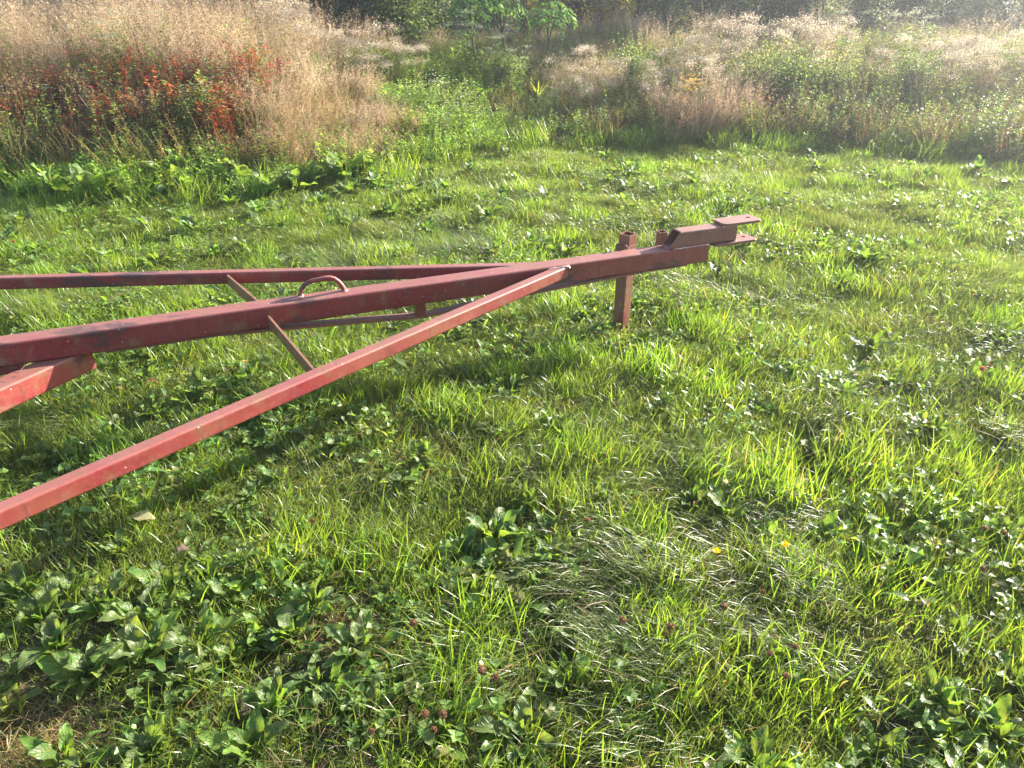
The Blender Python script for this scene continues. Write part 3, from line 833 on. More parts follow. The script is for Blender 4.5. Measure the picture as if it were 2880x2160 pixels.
for (u, v, s, lab) in near_weeds:
    px, py = where(u, v); rosette(px, py, s, "low green " + lab, lift=0.12)
far_px = [(1500, 680), (1600, 700), (1200, 640), (1000, 620), (1100, 600), (200, 600), (350, 570), (500, 600), (650, 570), (100, 700), (300, 720), (550, 650), (800, 640),
          (900, 570), (2750, 480), (2600, 500), (2450, 960), (2520, 930), (1290, 560), (1370, 610), (1060, 520), (1160, 540), (980, 540), (2850, 520), (2300, 470), (2430, 440), (1750, 560), (1950, 520), (2080, 590), (420, 640), (60, 620), (730, 600)]
def zone(px, py):
    rows = ((1.3, "along the bottom edge"), (1.75, "in the near foreground"), (2.2, "in the foreground"), (2.8, "level with the near brace"), (3.4, "level with the main beam"), (4.1, "just behind the frame"),
            (4.9, "on the lawn behind the frame"), (5.7, "on the far lawn"), (6.6, "in front of the meadow edge"), (99, "hard by the meadow edge"))
    a = next(t for lim, t in rows if py < lim)
    f = px / (0.60 * py + 0.45)
    cols_ = ((-0.75, "far left"), (-0.45, "left"), (-0.15, "left of centre"), (0.15, "centre"), (0.45, "right of centre"), (0.75, "right"), (99, "far right"))
    return a + ", " + next(t for lim, t in cols_ if f < lim)
spots = [where(u, v) for u, v in far_px]
for _ in range(420):
    py = 1.0 + 7.4 * random.random() ** 0.7; px = random.uniform(-1, 1) * (0.72 * py + 0.3)
    if py > edge_y(px) - 0.05: continue
    if nz(px, py, 2.9, 0.0) < 0.05 and random.random() < 0.75: continue
    spots.append((px, py))
spots = spots[:230]
for i, (px, py) in enumerate(spots):
    s = random.uniform(0.12, 0.19) if py > 4 else random.uniform(0.08, 0.13)
    if i < 32: s *= 1.25
    o = obj("broad_leaved_weed", small_rosettes[random.randrange(6)], None, (px, py, float(gh(px, py)) + 0.002), (random.uniform(-.15, .15), random.uniform(-.15, .15), random.uniform(0, 6.28)), s)
    tag(o, "%s broad-leaved rosette %s%s" % ("tiny" if s < .1 else "small" if s < .14 else "wide", zone(px, py), ""), "weed", "small rosettes scattered over the lawn")

# ------------------------------------------------------------------ clover heads and buttercups
def clover_meshes(kind):
    st = MB(); limb(st, [(0, 0, 0), (0.004, 0.002, 0.5), (0.0, 0.006, 1.0)], 0.010, 0.008, (0.12, 0.14, 0.04), 4)
    hd = MB()
    if kind == "dry": cs = [(0.20, 0.095, 0.045), (0.30, 0.16, 0.08), (0.13, 0.065, 0.035)]
    elif kind == "red": cs = [(0.24, 0.06, 0.06), (0.34, 0.12, 0.13)]
    else: cs = [(0.75, 0.72, 0.66), (0.62, 0.5, 0.45)]
    blob(hd, (0, 0, 0), 0.006, cs[0], 7, 5, 1.1)
    n = 90; ph = U(0, 2 * PI, n); ct = U(-0.8, 1, n)
    d = np.stack([np.sqrt(1 - ct ** 2) * np.cos(ph), np.sqrt(1 - ct ** 2) * np.sin(ph), ct], 1)
    droop = -0.5 if kind == "dry" else 0.5
    leaflets(hd, d * 0.006, ph, np.arcsin(np.clip(ct, -1, 1)) * 0.6 + droop, np.full(n, 0.0065), np.full(n, 0.0028), pick(cs, n))
    return st.mesh("stem", M_WEED, smooth=True), hd.mesh("flower_head", M_DRY if kind == "dry" else M_PETAL)
CL = {k: clover_meshes(k) for k in ("dry", "red", "white")}
def clover(u, v, kind, h, label, size=1.0):
    px, py = where(u, v, h - 0.05)
    r = bpy.data.objects.new("clover_flower", None); COL.objects.link(r)
    gz = float(gh(px, py)); r.location = (px, py, gz)
    H = h - 0.05 - gz
    obj("stem", CL[kind][0], r, (0, 0, 0), None, (0.12, 0.12, H))
    obj("flower_head", CL[kind][1], r, (0, 0.0007, H), (random.uniform(-.4, .4), random.uniform(-.4, .4), random.uniform(0, 6)), 0.98 * size)
    tag(r, label, "clover flower", "clover flower heads on the lawn")
clover(1355, 1885, "dry", .13, "dried clover head with a white tuft on top, left of a pair at the bottom")
clover(1353, 1866, "white", .14, "tiny white clover tuft crowning the dried head at the bottom", 0.6)
clover(1393, 1905, "dry", .12, "dark dried clover head, right of the pair at the bottom", .95)
clover(1163, 1752, "dry", .12, "dried clover head below the largest rosette")
clover(1652, 1461, "dry", .12, "dried clover head right behind the largest rosette")
clover(1751, 1744, "dry", .13, "plump brown clover head in long grass right of the middle")
clover(1886, 1762, "dry", .13, "pale pinkish clover head near long bright grass", 1.1)
clover(1872, 1780, "dry", .11, "small clover head just under the pinkish one", .7)
clover(2037, 1705, "dry", .12, "round brown clover head below the left buttercup")
clover(2144, 1664, "dry", .12, "brown clover head below the right buttercup", .85)
clover(2237, 1817, "dry", .12, "brown clover head, upper of three in the bright grass", .85)
clover(2167, 1838, "dry", .12, "brown clover head, left of three in the bright grass", .85)
clover(2213, 1900, "dry", .12, "brown clover head, lowest of three in the bright grass", .85)
clover(1194, 2008, "dry", .11, "brown clover head, left of two near the bottom edge")
clover(1245, 2010, "dry", .11, "rusty clover head, right of two near the bottom edge")
clover(1044, 2055, "dry", .10, "brown clover head in short grass at the bottom edge", .8)
clover(1220, 2052, "dry", .10, "small clover head lowest at the bottom edge", .8)
clover(2763, 1038, "red", .12, "dark red clover head at the right, mid distance", 1.2)
clover(2785, 1029, "red", .12, "small red clover head beside the dark red one", .7)
clover(2862, 1035, "dry", .11, "rusty clover head close to the right picture edge", .8)
clover(2390, 1352, "dry", .12, "brown clover head above the right flopped grass", .9)
clover(2692, 1330, "dry", .12, "brown clover head at the right under bright grass", .9)
clover(2770, 1485, "dry", .12, "reddish clover head far right above the leaves")
clover(2827, 1500, "dry", .12, "reddish clover head nearest the right picture edge", .8)
clover(2765, 1600, "dry", .12, "brown clover head in the flopped grass at the right", .9)
clover(2007, 1290, "dry", .11, "brown clover head in front of the beam shadow tip", .8)
clover(2041, 1356, "white", .11, "white clover head in the lawn right of centre", .8)
clover(2125, 1177, "dry", .11, "rusty clover head in the lawn right of centre", .8)
clover(2480, 1090, "dry", .11, "tilted rusty clover head in the right lawn", .9)
clover(2275, 962, "dry", .11, "orange clover head in the lawn right of the post", .8)
clover(2235, 650, "red", .12, "pink clover head behind the clevis")
clover(880, 1465, "dry", .11, "brown clover head below the near brace", .8)
clover(38, 680, "red", .12, "pink clover flower at the left edge of the lawn")

def buttercup(u, v, h, tilt, label):
    px, py = where(u, v, h - .05); gz = float(gh(px, py)); H = h - .05 - gz
    r = bpy.data.objects.new("buttercup", None); COL.objects.link(r); r.location = (px, py, gz)
    st = MB(); limb(st, [(0, 0.01, 0), (0.004, 0.006, H * .5), (0, 0, H)], 0.0013, 0.001, (0.09, 0.15, 0.03), 5)
    obj("stem", st.mesh("stem", M_WEED, smooth=True), r)
    pm = MB(); leaf_blade(pm, 0.014, 0.014, droop=-0.5, wave=0.0, col=(0.80, 0.55, 0.01), petiole=0.05, pitch=0.15, rows=5, cols=3)
    pme = pm.mesh("petal", M_PETAL, smooth=True, leaf=False)
    for k in range(5): obj("petal", pme, r, (0, 0, H), (tilt, 0.0, 2 * PI * k / 5))
    cm = MB(); blob(cm, (0, 0, H + 0.002), 0.0035, (0.6, 0.45, 0.03), 6, 4)
    obj("flower_centre", cm.mesh("flower_centre", M_PETAL), r)
    tag(r, label, "buttercup", "yellow buttercups in the lawn")
buttercup(2207, 1533, .16, 0.25, "yellow buttercup on a long stem, the right and taller of two")
buttercup(2015, 1552, .12, -0.2, "yellow buttercup low in the leaves, left of two")

# a few single things lying about
def lie(name, me, u, v, z, az, label, cat, s=1.0):
    px, py = where(u, v, z); o = obj(name, me, None, (px, py, max(float(gh(px, py)) + 0.03, z)), (0, 0, az), s); return tag(o, label, cat)
dry = MB(); leaf_blade(dry, 0.07, 0.03, droop=1.2, wave=0.006, col=(0.42, 0.22, 0.08), tipc=(0.5, 0.3, 0.12), pitch=0.5, rows=7, cols=3)
dme = dry.mesh("fallen_leaf", M_LEAF, smooth=True, leaf=True)
lie("fallen_leaf", dme, 405, 1075, 0.06, 0.4, "curled orange dead leaf under the frame near the side arm", "fallen leaf", 1.0)
lie("fallen_leaf", dme, 700, 1020, 0.06, 2.4, "orange dead leaf beside the cross flat", "fallen leaf", .8)
pal = MB(); leaf_blade(pal, 0.10, 0.05, droop=0.6, wave=0.006, col=(0.34, 0.32, 0.16), tipc=(0.4, 0.36, 0.2), pitch=0.3, rows=7, cols=5)
lie("fallen_leaf", pal.mesh("fallen_leaf", M_LEAF, smooth=True, leaf=True), 350, 1462, 0.03, 0.2, "crumpled pale leaf in the brace shadow at the left", "fallen leaf")
br = MB(); leaf_blade(br, 0.05, 0.035, droop=0.9, wave=0.005, col=(0.20, 0.13, 0.11), pitch=0.4, rows=7, cols=5)
lie("fallen_leaf", br.mesh("fallen_leaf", M_LEAF, smooth=True, leaf=True), 495, 1560, 0.03, 1.0, "purplish brown dead leaf below the near brace", "fallen leaf", 1.1)
sw = MB(); limb(sw, [(0, 0, 0), (0.02, 0.006, 0.012), (0.045, 0.008, 0.015)], 0.0012, 0.0008, (0.5, 0.36, 0.2), 4)
s_ = obj("straw", sw.mesh("straw", M_DRY), None, (-1.765, 2.335, 0.3065), (0, 0, 0.9)); tag(s_, "bent dry straw lying on top of the side arm", "straw")

# ------------------------------------------------------------------ meadow sources
def weed_stems(mb, n, rad, h0, h1, nl, lL, lW, leafc, stemc, lean=0.25, top=None, sw=0.003, up=0.5, h_from=0.1):
    b = rand_disk(n, rad, 0.6); az = U(0, 2 * PI, n); H = U(h0, h1, n)
    c = pick(stemc, n)
    P = blades(mb, b, az, H, np.full(n, sw), U(0, lean * .5, n), U(0, lean * 1.8, n), c, c, 4)
    def along(t, k):
        s = t * 4; i = np.minimum(s.astype(int), 3); f = (s - i)[:, None]
        return P[k, i] * (1 - f) + P[k, i + 1] * f
    k = rng.integers(0, n, n * nl); t = U(h_from, 1, n * nl)
    pos = along(t, k)
    m = len(k)
    leaflets(mb, pos, U(0, 2 * PI, m), U(-0.6, 1.0, m) * up + up * 0.4, U(lL * .6, lL * 1.2, m) * (1.1 - 0.5 * t), U(lW * .6, lW * 1.2, m), pick(leafc, m, var=.2))
    return P, along

TAN = [(0.52, 0.39, 0.245), (0.60, 0.475, 0.31), (0.42, 0.295, 0.175), (0.51, 0.345, 0.23)]
def src_tan(i, hmul=1.0, cols=TAN):
    mb = MB(); n = 62
    b = rand_disk(n, 0.22, 0.6); az = rng.normal(2.6, 1.2, n); H = U(0.6, 0.98, n) * hmul
    c = pick(cols, n)
    P = blades(mb, b, az, H, U(0.0022, 0.0038, n), U(0, 0.15, n), U(0.15, 0.75, n), c * np.array([.75, .85, .6]), c, 5)
    m = n * 18; k = rng.integers(0, n, m); t = 0.66 + 0.34 * U(0, 1, m) ** 0.8
    s = t * 5; ii = np.minimum(s.astype(int), 4); f = (s - ii)[:, None]
    pos = P[k, ii] * (1 - f) + P[k, ii + 1] * f
    off = rng.normal(0, 1, (m, 3)) * (0.006 + 0.026 * (1 - t))[:, None]
    leaflets(mb, pos + off, U(0, 2 * PI, m), U(-0.3, 1.2, m), U(0.011, 0.026, m), U(0.004, 0.008, m), pick([tuple(np.array(q) * 1.15) for q in cols], m, var=.15))
    n = 50; c = pick([(0.20, 0.20, 0.07), (0.32, 0.24, 0.11), (0.14, 0.18, 0.05)], n)
    blades(mb, rand_disk(n, 0.22), U(0, 2 * PI, n), U(0.2, 0.5, n) * hmul, U(0.003, 0.006, n), U(0.1, 0.5, n), U(0.6, 1.6, n), c, c * 1.2, 4)
    return mb.mesh("tan_grass", M_DRY)
def src_green(i, low=False):
    mb = MB()
    gc = [(0.12, 0.18, 0.045), (0.16, 0.23, 0.05), (0.10, 0.15, 0.05), (0.20, 0.22, 0.07)]
    if low: weed_stems(mb, 22, 0.2, 0.12, 0.34, 22, 0.055, 0.020, [(0.17, 0.29, 0.05), (0.14, 0.24, 0.05), (0.22, 0.31, 0.08)], gc, 0.5)
    else: weed_stems(mb, 14, 0.2, 0.35, 0.70, 42, 0.055, 0.017, gc, [(0.12, 0.12, 0.05), (0.16, 0.10, 0.05)], 0.3)
    n = 40; c = pick(GREENS, n)
    blades(mb, rand_disk(n, 0.2), U(0, 6.28, n), U(0.15, 0.4, n), U(0.003, 0.006, n), U(0, .4, n), U(0.5, 1.5, n), c, c * 1.2, 4)
    return mb.mesh("weeds", M_WEED)
def src_brown(i):
    mb = MB()
    bc = [(0.26, 0.18, 0.10), (0.33, 0.22, 0.13), (0.19, 0.14, 0.08), (0.21, 0.20, 0.09), (0.34, 0.18, 0.09)]
    weed_stems(mb, 18, 0.2, 0.35, 0.72, 38, 0.026, 0.010, bc, [(0.22, 0.14, 0.08), (0.3, 0.2, 0.12)], 0.35, h_from=0.25)
    weed_stems(mb, 7, 0.2, 0.25, 0.55, 35, 0.04, 0.013, [(0.10, 0.14, 0.04), (0.13, 0.15, 0.05)], bc, 0.3)
    n = 13; c = pick([(0.46, 0.36, 0.24), (0.36, 0.26, 0.16)], n)
    blades(mb, rand_disk(n, .2), rng.normal(2.6, .7, n), U(.35, .75, n), np.full(n, .0045), U(.1, .5, n), U(.5, 1.0, n), c, c, 3)
    return mb.mesh("dry_weeds", M_WEED)
c_tan = src_collection("tan_clump", [src_tan(i) for i in range(5)])
ORNG = [(0.44, 0.27, 0.15), (0.48, 0.33, 0.19), (0.34, 0.18, 0.11), (0.46, 0.36, 0.21)]
c_orng = src_collection("orange_clump", [src_tan(i, 0.75, ORNG) for i in range(3)])
c_green = src_collection("green_clump", [src_green(i) for i in range(5)])
c_low = src_collection("low_clump", [src_green(i, True) for i in range(4)])
c_brown = src_collection("brown_clump", [src_brown(i) for i in range(5)])

x, y = jitter_grid(-12, 13, 5.8, 15.5, 0.19)
d = y - edge_y(x); vis = (np.abs(x) < 0.78 * y + 1.8) & (d > -0.15)
x, y, d = x[vis], y[vis], d[vis]
r1 = U(0, 1, len(x)); n1 = nz(x, y, 1.1, 0.6); n2 = nz(x, y, 2.0, 3.3)
leftz = x < -0.66 - 0.40 * np.clip(y - 7, 0, 4) + 0.22 * n2 + 0.2 * (r1 - .5); path = ~leftz & (x < 0.05 - 0.10 * (y - 7.5)) & (y < 11.4); rightz = ~leftz & ~path
hs = np.where(x < -0.3, 0.56 + 0.40 * sm((-1.1 - x) / 2.2), 0.42 + 0.38 * sm((x - 0.1) / 1.8))      # the growth gets lower towards the path
def tall(name, coll, nk, k, a, b, label):
    o = place(name, coll, nk, x[k], y[k], 1.0, 1.0, tilt=0.17, label=label)
    n = int(k.sum()); f = U(a, b, n); s_ = np.stack([0.6 + 0.4 * hs[k], 0.6 + 0.4 * hs[k], hs[k]], 1) * f[:, None]
    o.data.attributes["cs"].data.foreach_set("vector", s_.astype(np.float32).ravel())
tuft = (np.hypot(x - 1.15, y - 9.7) < 0.55) | (np.hypot((x - 2.15) * 0.8, y - 8.45) < 0.42) | (np.hypot(x - 0.75, y - 10.2) < 0.4)
r2 = U(0, 1, len(x)); r3 = U(0, 1, len(x)); r4 = U(0, 1, len(x))
tan_k = (leftz & (d > 1.75 + 0.35 * n2) & (r1 < 0.42) & ~((x < -4.6) & (d < 2.6 + n2))) | (leftz & (x > -2.6) & (d > 0.9) & (r1 < 0.40)) | (rightz & tuft & (r1 < 0.65)) | (rightz & (d > 1.2) & (r1 < 0.05)) | (~leftz & (y > 11.2) & (r1 < 0.12))
tall("tall_dry_grass", c_tan, 5, tan_k, 0.68, 1.15, "tall feathery tan grass on the bank")
or_k = (leftz & (x > -2.2) & (d > 0.25) & (r2 < 0.35)) | (leftz & (d > 1.1) & (r2 < 0.16)) | (rightz & (np.hypot(x - 2.15, y - 8.45) < 0.5) & (r2 < 0.6)) | (rightz & (d > .5) & (r2 < 0.05))
tall("rusty_dry_grass", c_orng, 3, or_k, 0.75, 1.05, "orange brown dry grass at the meadow edge")
gk = (leftz & (d > 0.3) & (r3 < 0.36)) | (rightz & (~tuft | (r2 < 0.4)) & (d > 0.0) & (r3 < 0.85)) | (path & (y > 10.4) & (r3 < 0.6))
tall("green_weeds", c_green, 5, gk, 0.75, 1.1, "mixed leafy green weeds")
lk = (path & (r4 < 0.95)) | (leftz & (d < 0.8) & (r4 < 0.55)) | (rightz & (d < 0.4) & (r4 < 0.25))
place("low_weeds", c_low, 4, x[lk], y[lk], 0.7, 1.1, label="low bright green leafy growth")
bk = (leftz & (d > 0.25) & (d < 1.9) & (r4 > 0.45)) | (leftz & (d > 1.9) & (r4 > 0.85)) | (rightz & (d > -0.1) & (r4 > 0.42) & ~tuft)
tall("dry_weeds", c_brown, 5, bk, 0.65, 1.05, "brown dried weeds with small leaves")
# long grass fringe along the edge
x, y = jitter_grid(-12, 12, 5.6, 10, 0.17); d = y - edge_y(x); k = (d > -0.25) & (d < 0.5) & (np.abs(x) < 0.78 * y + 1.8) & (U(0, 1, len(x)) < 0.6)
place("edge_grass", c_lush, NF, x[k], y[k], 1.1, 2.0, label="long grass along the meadow edge")

# ------------------------------------------------------------------ single plants of the meadow
def plant_variants(builder, k): return [builder(i) for i in range(k)]
def put(name, parts, px, py, s, label, cat, group, az=None, tilt=0.08, dz=0.0):
    r = bpy.data.objects.new(name, None); COL.objects.link(r)
    r.location = (px, py, float(gh(px, py)) + dz); r.rotation_euler = (random.gauss(0, tilt), random.gauss(0, tilt), random.uniform(0, 6.28) if az is None else az)
    r.scale = (s, s, s)
    for nm, me in parts:
        q_ = obj(nm, me, r)
        if nm in ('flowers', 'seed_head', 'flower_head'): q_["kind"] = "stuff"      # hundreds of tiny florets
    return tag(r, label, cat, group)

def goldenrod(i):
    st = MB(); lv = MB(); hd = MB(); n = random.randint(5, 8)
    b = rand_disk(n, 0.09, 0.6); az = U(0, 2 * PI, n); H = U(0.62, 0.95, n)
    c = pick([(0.20, 0.13, 0.07), (0.16, 0.15, 0.06)], n)
    P = blades(st, b, az, H, np.full(n, 0.005), U(0, .1, n), U(0.05, 0.5, n), c, c, 4)
    m = n * 40; k = rng.integers(0, n, m); t = U(0.2, 0.85, m); s = t * 4; ii = np.minimum(s.astype(int), 3); f = (s - ii)[:, None]
    leaflets(lv, P[k, ii] * (1 - f) + P[k, ii + 1] * f, U(0, 6.28, m), U(-0.8, 0.6, m), U(.03, .06, m), U(.008, .014, m), pick([(0.12, 0.13, 0.05), (0.2, 0.14, 0.07), (0.15, 0.17, 0.06)], m, var=.2))
    m = n * 170; k = rng.integers(0, n, m)
    tip = P[k, 4]; d_ = rng.normal(0, 1, (m, 3)) * np.array([0.055, 0.055, 0.028])
    leaflets(hd, tip + d_ - np.array([0, 0, 0.015]), U(0, 6.28, m), U(-.4, 1.2, m), U(.010, .022, m), U(.007, .014, m), pick([(0.60, 0.50, 0.37), (0.50, 0.39, 0.28), (0.68, 0.59, 0.47), (0.38, 0.29, 0.19)], m, var=.2))
    return [("stem", st.mesh("stem", M_DRY)), ("leaves", lv.mesh("leaves", M_WEED)), ("seed_head", hd.mesh("seed_head", M_DRY))]
GR = plant_variants(goldenrod, 5)
def redweed(i):
    st = MB(); lv = MB(); n = random.randint(9, 13)
    b = rand_disk(n, 0.16, 0.6); az = U(0, 2 * PI, n); H = U(0.35, 0.66, n); c = pick([(0.30, 0.05, 0.05), (0.25, 0.07, 0.05)], n)
    P = blades(st, b, az, H, np.full(n, 0.005), U(0, .2, n), U(0.1, .9, n), c, c, 4)
    m = n * 60; k = rng.integers(0, n, m); t = U(0.15, 1, m); s = t * 4; ii = np.minimum(s.astype(int), 3); f = (s - ii)[:, None]
    leaflets(lv, P[k, ii] * (1 - f) + P[k, ii + 1] * f + rng.normal(0, .008, (m, 3)), U(0, 6.28, m), U(-0.5, 0.9, m), U(.03, .055, m), U(.009, .015, m), pick([(0.34, 0.045, 0.04), (0.38, 0.10, 0.05), (0.24, 0.03, 0.04), (0.15, 0.14, 0.05), (0.13, 0.16, 0.05), (0.2, 0.11, 0.06)], m, var=.2))
    return [("stem", st.mesh("stem", M_WEED)), ("leaves", lv.mesh("leaves", M_WEED))]
RW = plant_variants(redweed, 4)
def aster(i, fc=((0.72, 0.70, 0.78), (0.62, 0.60, 0.72), (0.8, 0.8, 0.8))):
    st = MB(); lv = MB(); fl = MB(); n = 12
    b = rand_disk(n, 0.07, 0.6); az = U(0, 2 * PI, n); H = U(0.35, 0.6, n); c = pick([(0.12, 0.12, 0.05)], n)
    P = blades(st, b, az, H, np.full(n, 0.005), U(0, .3, n), U(0.4, 1.1, n), c, c, 4)
    m = n * 36; k = rng.integers(0, n, m); t = U(0.1, 1, m); s = t * 4; ii = np.minimum(s.astype(int), 3); f = (s - ii)[:, None]
    leaflets(lv, P[k, ii] * (1 - f) + P[k, ii + 1] * f, U(0, 6.28, m), U(-0.3, .9, m), U(.03, .055, m), U(.008, .013, m), pick([(0.10, 0.16, 0.05), (0.08, 0.13, 0.04)], m, var=.2))
    for q in range(70):
        kk = rng.integers(0, n); cpos = P[kk, 4] + rng.normal(0, 1, 3) * np.array([.06, .06, .035]); m = 7
        a = np.linspace(0, 2 * PI, m, endpoint=False) + U(0, 1, 1)
        leaflets(fl, np.tile(cpos, (m, 1)), a, U(-.1, .5, m), np.full(m, .011), np.full(m, .005), pick(list(fc), m, var=.06))
    return [("stem", st.mesh("stem", M_WEED)), ("leaves", lv.mesh("leaves", M_WEED)), ("flowers", fl.mesh("flowers", M_PETAL))]
AS = plant_variants(aster, 3)
def umbel(i):
    st = MB(); lv = MB(); fl = MB(); n = 7
    b = rand_disk(n, 0.08, 0.6); az = U(0, 2 * PI, n); H = U(0.6, 0.95, n); c = pick([(0.11, 0.16, 0.05)], n)
    P = blades(st, b, az, H, np.full(n, 0.006), U(0, .1, n), U(0.05, .45, n), c, c, 4)
    m = n * 46; k = rng.integers(0, n, m); t = U(0.1, .9, m); s = t * 4; ii = np.minimum(s.astype(int), 3); f = (s - ii)[:, None]
    leaflets(lv, P[k, ii] * (1 - f) + P[k, ii + 1] * f, U(0, 6.28, m), U(-0.3, .7, m), U(.05, .10, m), U(.012, .02, m), pick([(0.12, 0.19, 0.05), (0.09, 0.15, 0.045)], m, var=.2))
    m = n * 90; k = rng.integers(0, n, m); d_ = rng.normal(0, 1, (m, 3)) * np.array([.045, .045, .012])
    leaflets(fl, P[k, 4] + d_, U(0, 6.28, m), U(0, 1, m), U(.008, .014, m), U(.007, .011, m), pick([(0.42, 0.46, 0.32), (0.52, 0.52, 0.40), (0.30, 0.34, 0.18)], m, var=.12))
    return [("stem", st.mesh("stem", M_WEED)), ("leaves", lv.mesh("leaves", M_WEED)), ("flower_head", fl.mesh("flower_head", M_DRY))]
UM = plant_variants(umbel, 3)

def wz(u, y_, ): return (u - 1440) / F_ * (y_ / math.cos(P_) * 0.93)
def at(u, Yd, hz=0.4):     # x for an image column at a ground distance
    depth = Yd * math.cos(P_) + (1.55 - hz) * math.sin(P_); return (u - 1440) / F_ * depth
G_side = lambda px: "left bank" if px < -0.9 else ("right bank" if px > 0.6 else "back of the green path")
gold_spots = []
for u in (780, 830, 870, 905, 950, 985, 1010, 1035, 1060, 1095, 1120, 1150, 1175): gold_spots.append((u, random.uniform(9.0, 9.9), 0.62 + 0.26 * (1180 - u) / 400))
for u in (1960, 1990, 2020, 2060, 2085, 2110, 2140, 2170, 2200, 2235, 2260, 2290, 2310, 2330, 2355, 2372): gold_spots.append((u, random.uniform(9.7, 10.5), random.uniform(.86, 1.06)))
for u in (2700, 2740, 2790, 2820, 2850, 2880, 2910, 2950, 2670): gold_spots.append((u, random.uniform(8.7, 9.4), random.uniform(.74, .9)))
for _ in range(38): gold_spots.append((random.uniform(1560, 3000), random.uniform(8.9, 10.4), random.uniform(.58, .84)))
for _ in range(14): gold_spots.append((random.uniform(-200, 1100), random.uniform(9.3, 11), random.uniform(.8, .95)))
for (u, Yd, s) in gold_spots:
    px = at(u, Yd, .9)
    where_ = ("by the left picture edge" if u < 400 else "amid the left tan grass" if u < 770 else "on the left bank slope" if u < 980 else "at the left bank end" if u < 1250 else
              "right of the path" if u < 1750 else "before the dark trees at right" if u < 2400 else "in the hazy right bank" if u < 2640 else "by the right picture edge")
    put("seed_head_weed", GR[random.randrange(5)], px, Yd, s, ("short " if s < .6 else "mid-high " if s < .74 else "tall ") + "dry beige-headed weed " + where_ + (", front" if Yd < 9.5 else ", back"), "weed", "weeds with fluffy seed heads")
for _ in range(90):
    u = random.uniform(-150, 780); Yd = random.uniform(6.95, 8.3); px = at(u, Yd, .6)
    put("red_leaved_weed", RW[random.randrange(4)], px, Yd, random.uniform(.7, 1.05), "%s weed with red leaves %s, %s row" % ("knee-high" if u % 2 < 1 else "bushy", "by the left picture edge" if u < 150 else "between left edge and white asters" if u < 450 else "round the white asters" if u < 650 else "right of the white asters", "front" if Yd < 7.4 else "middle" if Yd < 7.85 else "back"), "weed", "red-leaved weeds on the left bank")
for (u, Yd, s, lab) in ((545, 7.2, 1.0, "white flowering aster in front of the red weeds, left of a pair"), (625, 7.25, 1.1, "white flowering aster in front of the red weeds, right of a pair"),
                        (30, 7.6, 1.0, "pale lilac aster nearest the left picture edge"), (110, 7.5, .95, "pale lilac aster second from the left picture edge"),
                        (1240, 7.9, .9, "aster with white flowers at the foot of the green path"), (1290, 8.3, .95, "aster with white flowers midway up the green path"), (1180, 8.7, .9, "aster with white flowers left of the green path"),
                        (1250, 9.0, .9, "aster with white flowers highest on the green path"), (2490, 11.2, 1.5, "white flowering aster high at the back right")):
    put("aster", AS[random.randrange(3)], at(u, Yd, .5), Yd, s, lab, "aster", "flowering asters")
for (u, Yd, s, lab) in ((300, 8.1, .9, "green umbel plant with cream flower heads on the left bank"), (350, 8.3, .95, "tallest green umbel plant on the left bank"), (480, 8.9, .9, "green umbel plant among the tan grass"),
                        (1290, 10.2, .95, "green umbel plant with white heads behind the path, left of the tree"), (1320, 10.4, 1.0, "green umbel plant with white heads behind the path, below the tree"),
                        (1400, 10.2, .8, "green umbel plant at the back of the path hollow"), (1450, 10.0, .75, "small green umbel plant right of the path hollow"), (1560, 8.9, .6, "small green umbel plant at the front of the right bank"),
                        (1650, 8.9, .65, "green umbel plant beside the dark hollow on the right bank"), (2400, 10.4, 1.0, "green umbel plant on the right bank before the dark trees"),
                        (2560, 9.8, 1.1, "pale green umbel plant in the hazy right corner"), (2640, 9.6, 1.1, "pale green umbel plant farthest right")):
    put("umbel_plant", UM[random.randrange(3)], at(u, Yd, .6), Yd, s, lab, "weed", "green umbel plants")
# big soft leaves at the foot of the left bank
big_left = [(150, 5.85), (215, 5.95), (270, 5.8), (330, 5.95), (400, 6.1), (450, 6.25), (500, 6.35), (545, 6.5), (590, 6.45), (640, 6.4), (500, 6.0), (600, 6.1), (700, 6.2), (760, 6.0), (820, 6.1), (870, 6.2), (20, 6.4), (960, 6.35), (1040, 6.5)]
big_right = [(1990, 7.9), (2120, 7.85), (2300, 7.8), (2440, 7.7), (2560, 7.6), (2640, 7.45), (2720, 7.35), (2820, 7.3)]
for i, (u, Yd) in enumerate(big_left): rosette(at(u, Yd, .1), Yd, random.uniform(.25, .33), "soft-leaved plant at the left bank foot, %s" % ("at the picture edge" if u < 180 else "left part" if u < 360 else "below the asters" if u < 660 else "right part"), lift=.35, nl=12, group="big-leaved plants along the meadow edge")
for i, (u, Yd) in enumerate(big_right): rosette(at(u, Yd, .1), Yd, random.uniform(.17, .24), "soft-leaved plant at the right bank foot, %s" % ("left part" if u < 2350 else "middle part" if u < 2650 else "at the picture edge"), lift=.35, nl=10, group="big-leaved plants along the meadow edge")
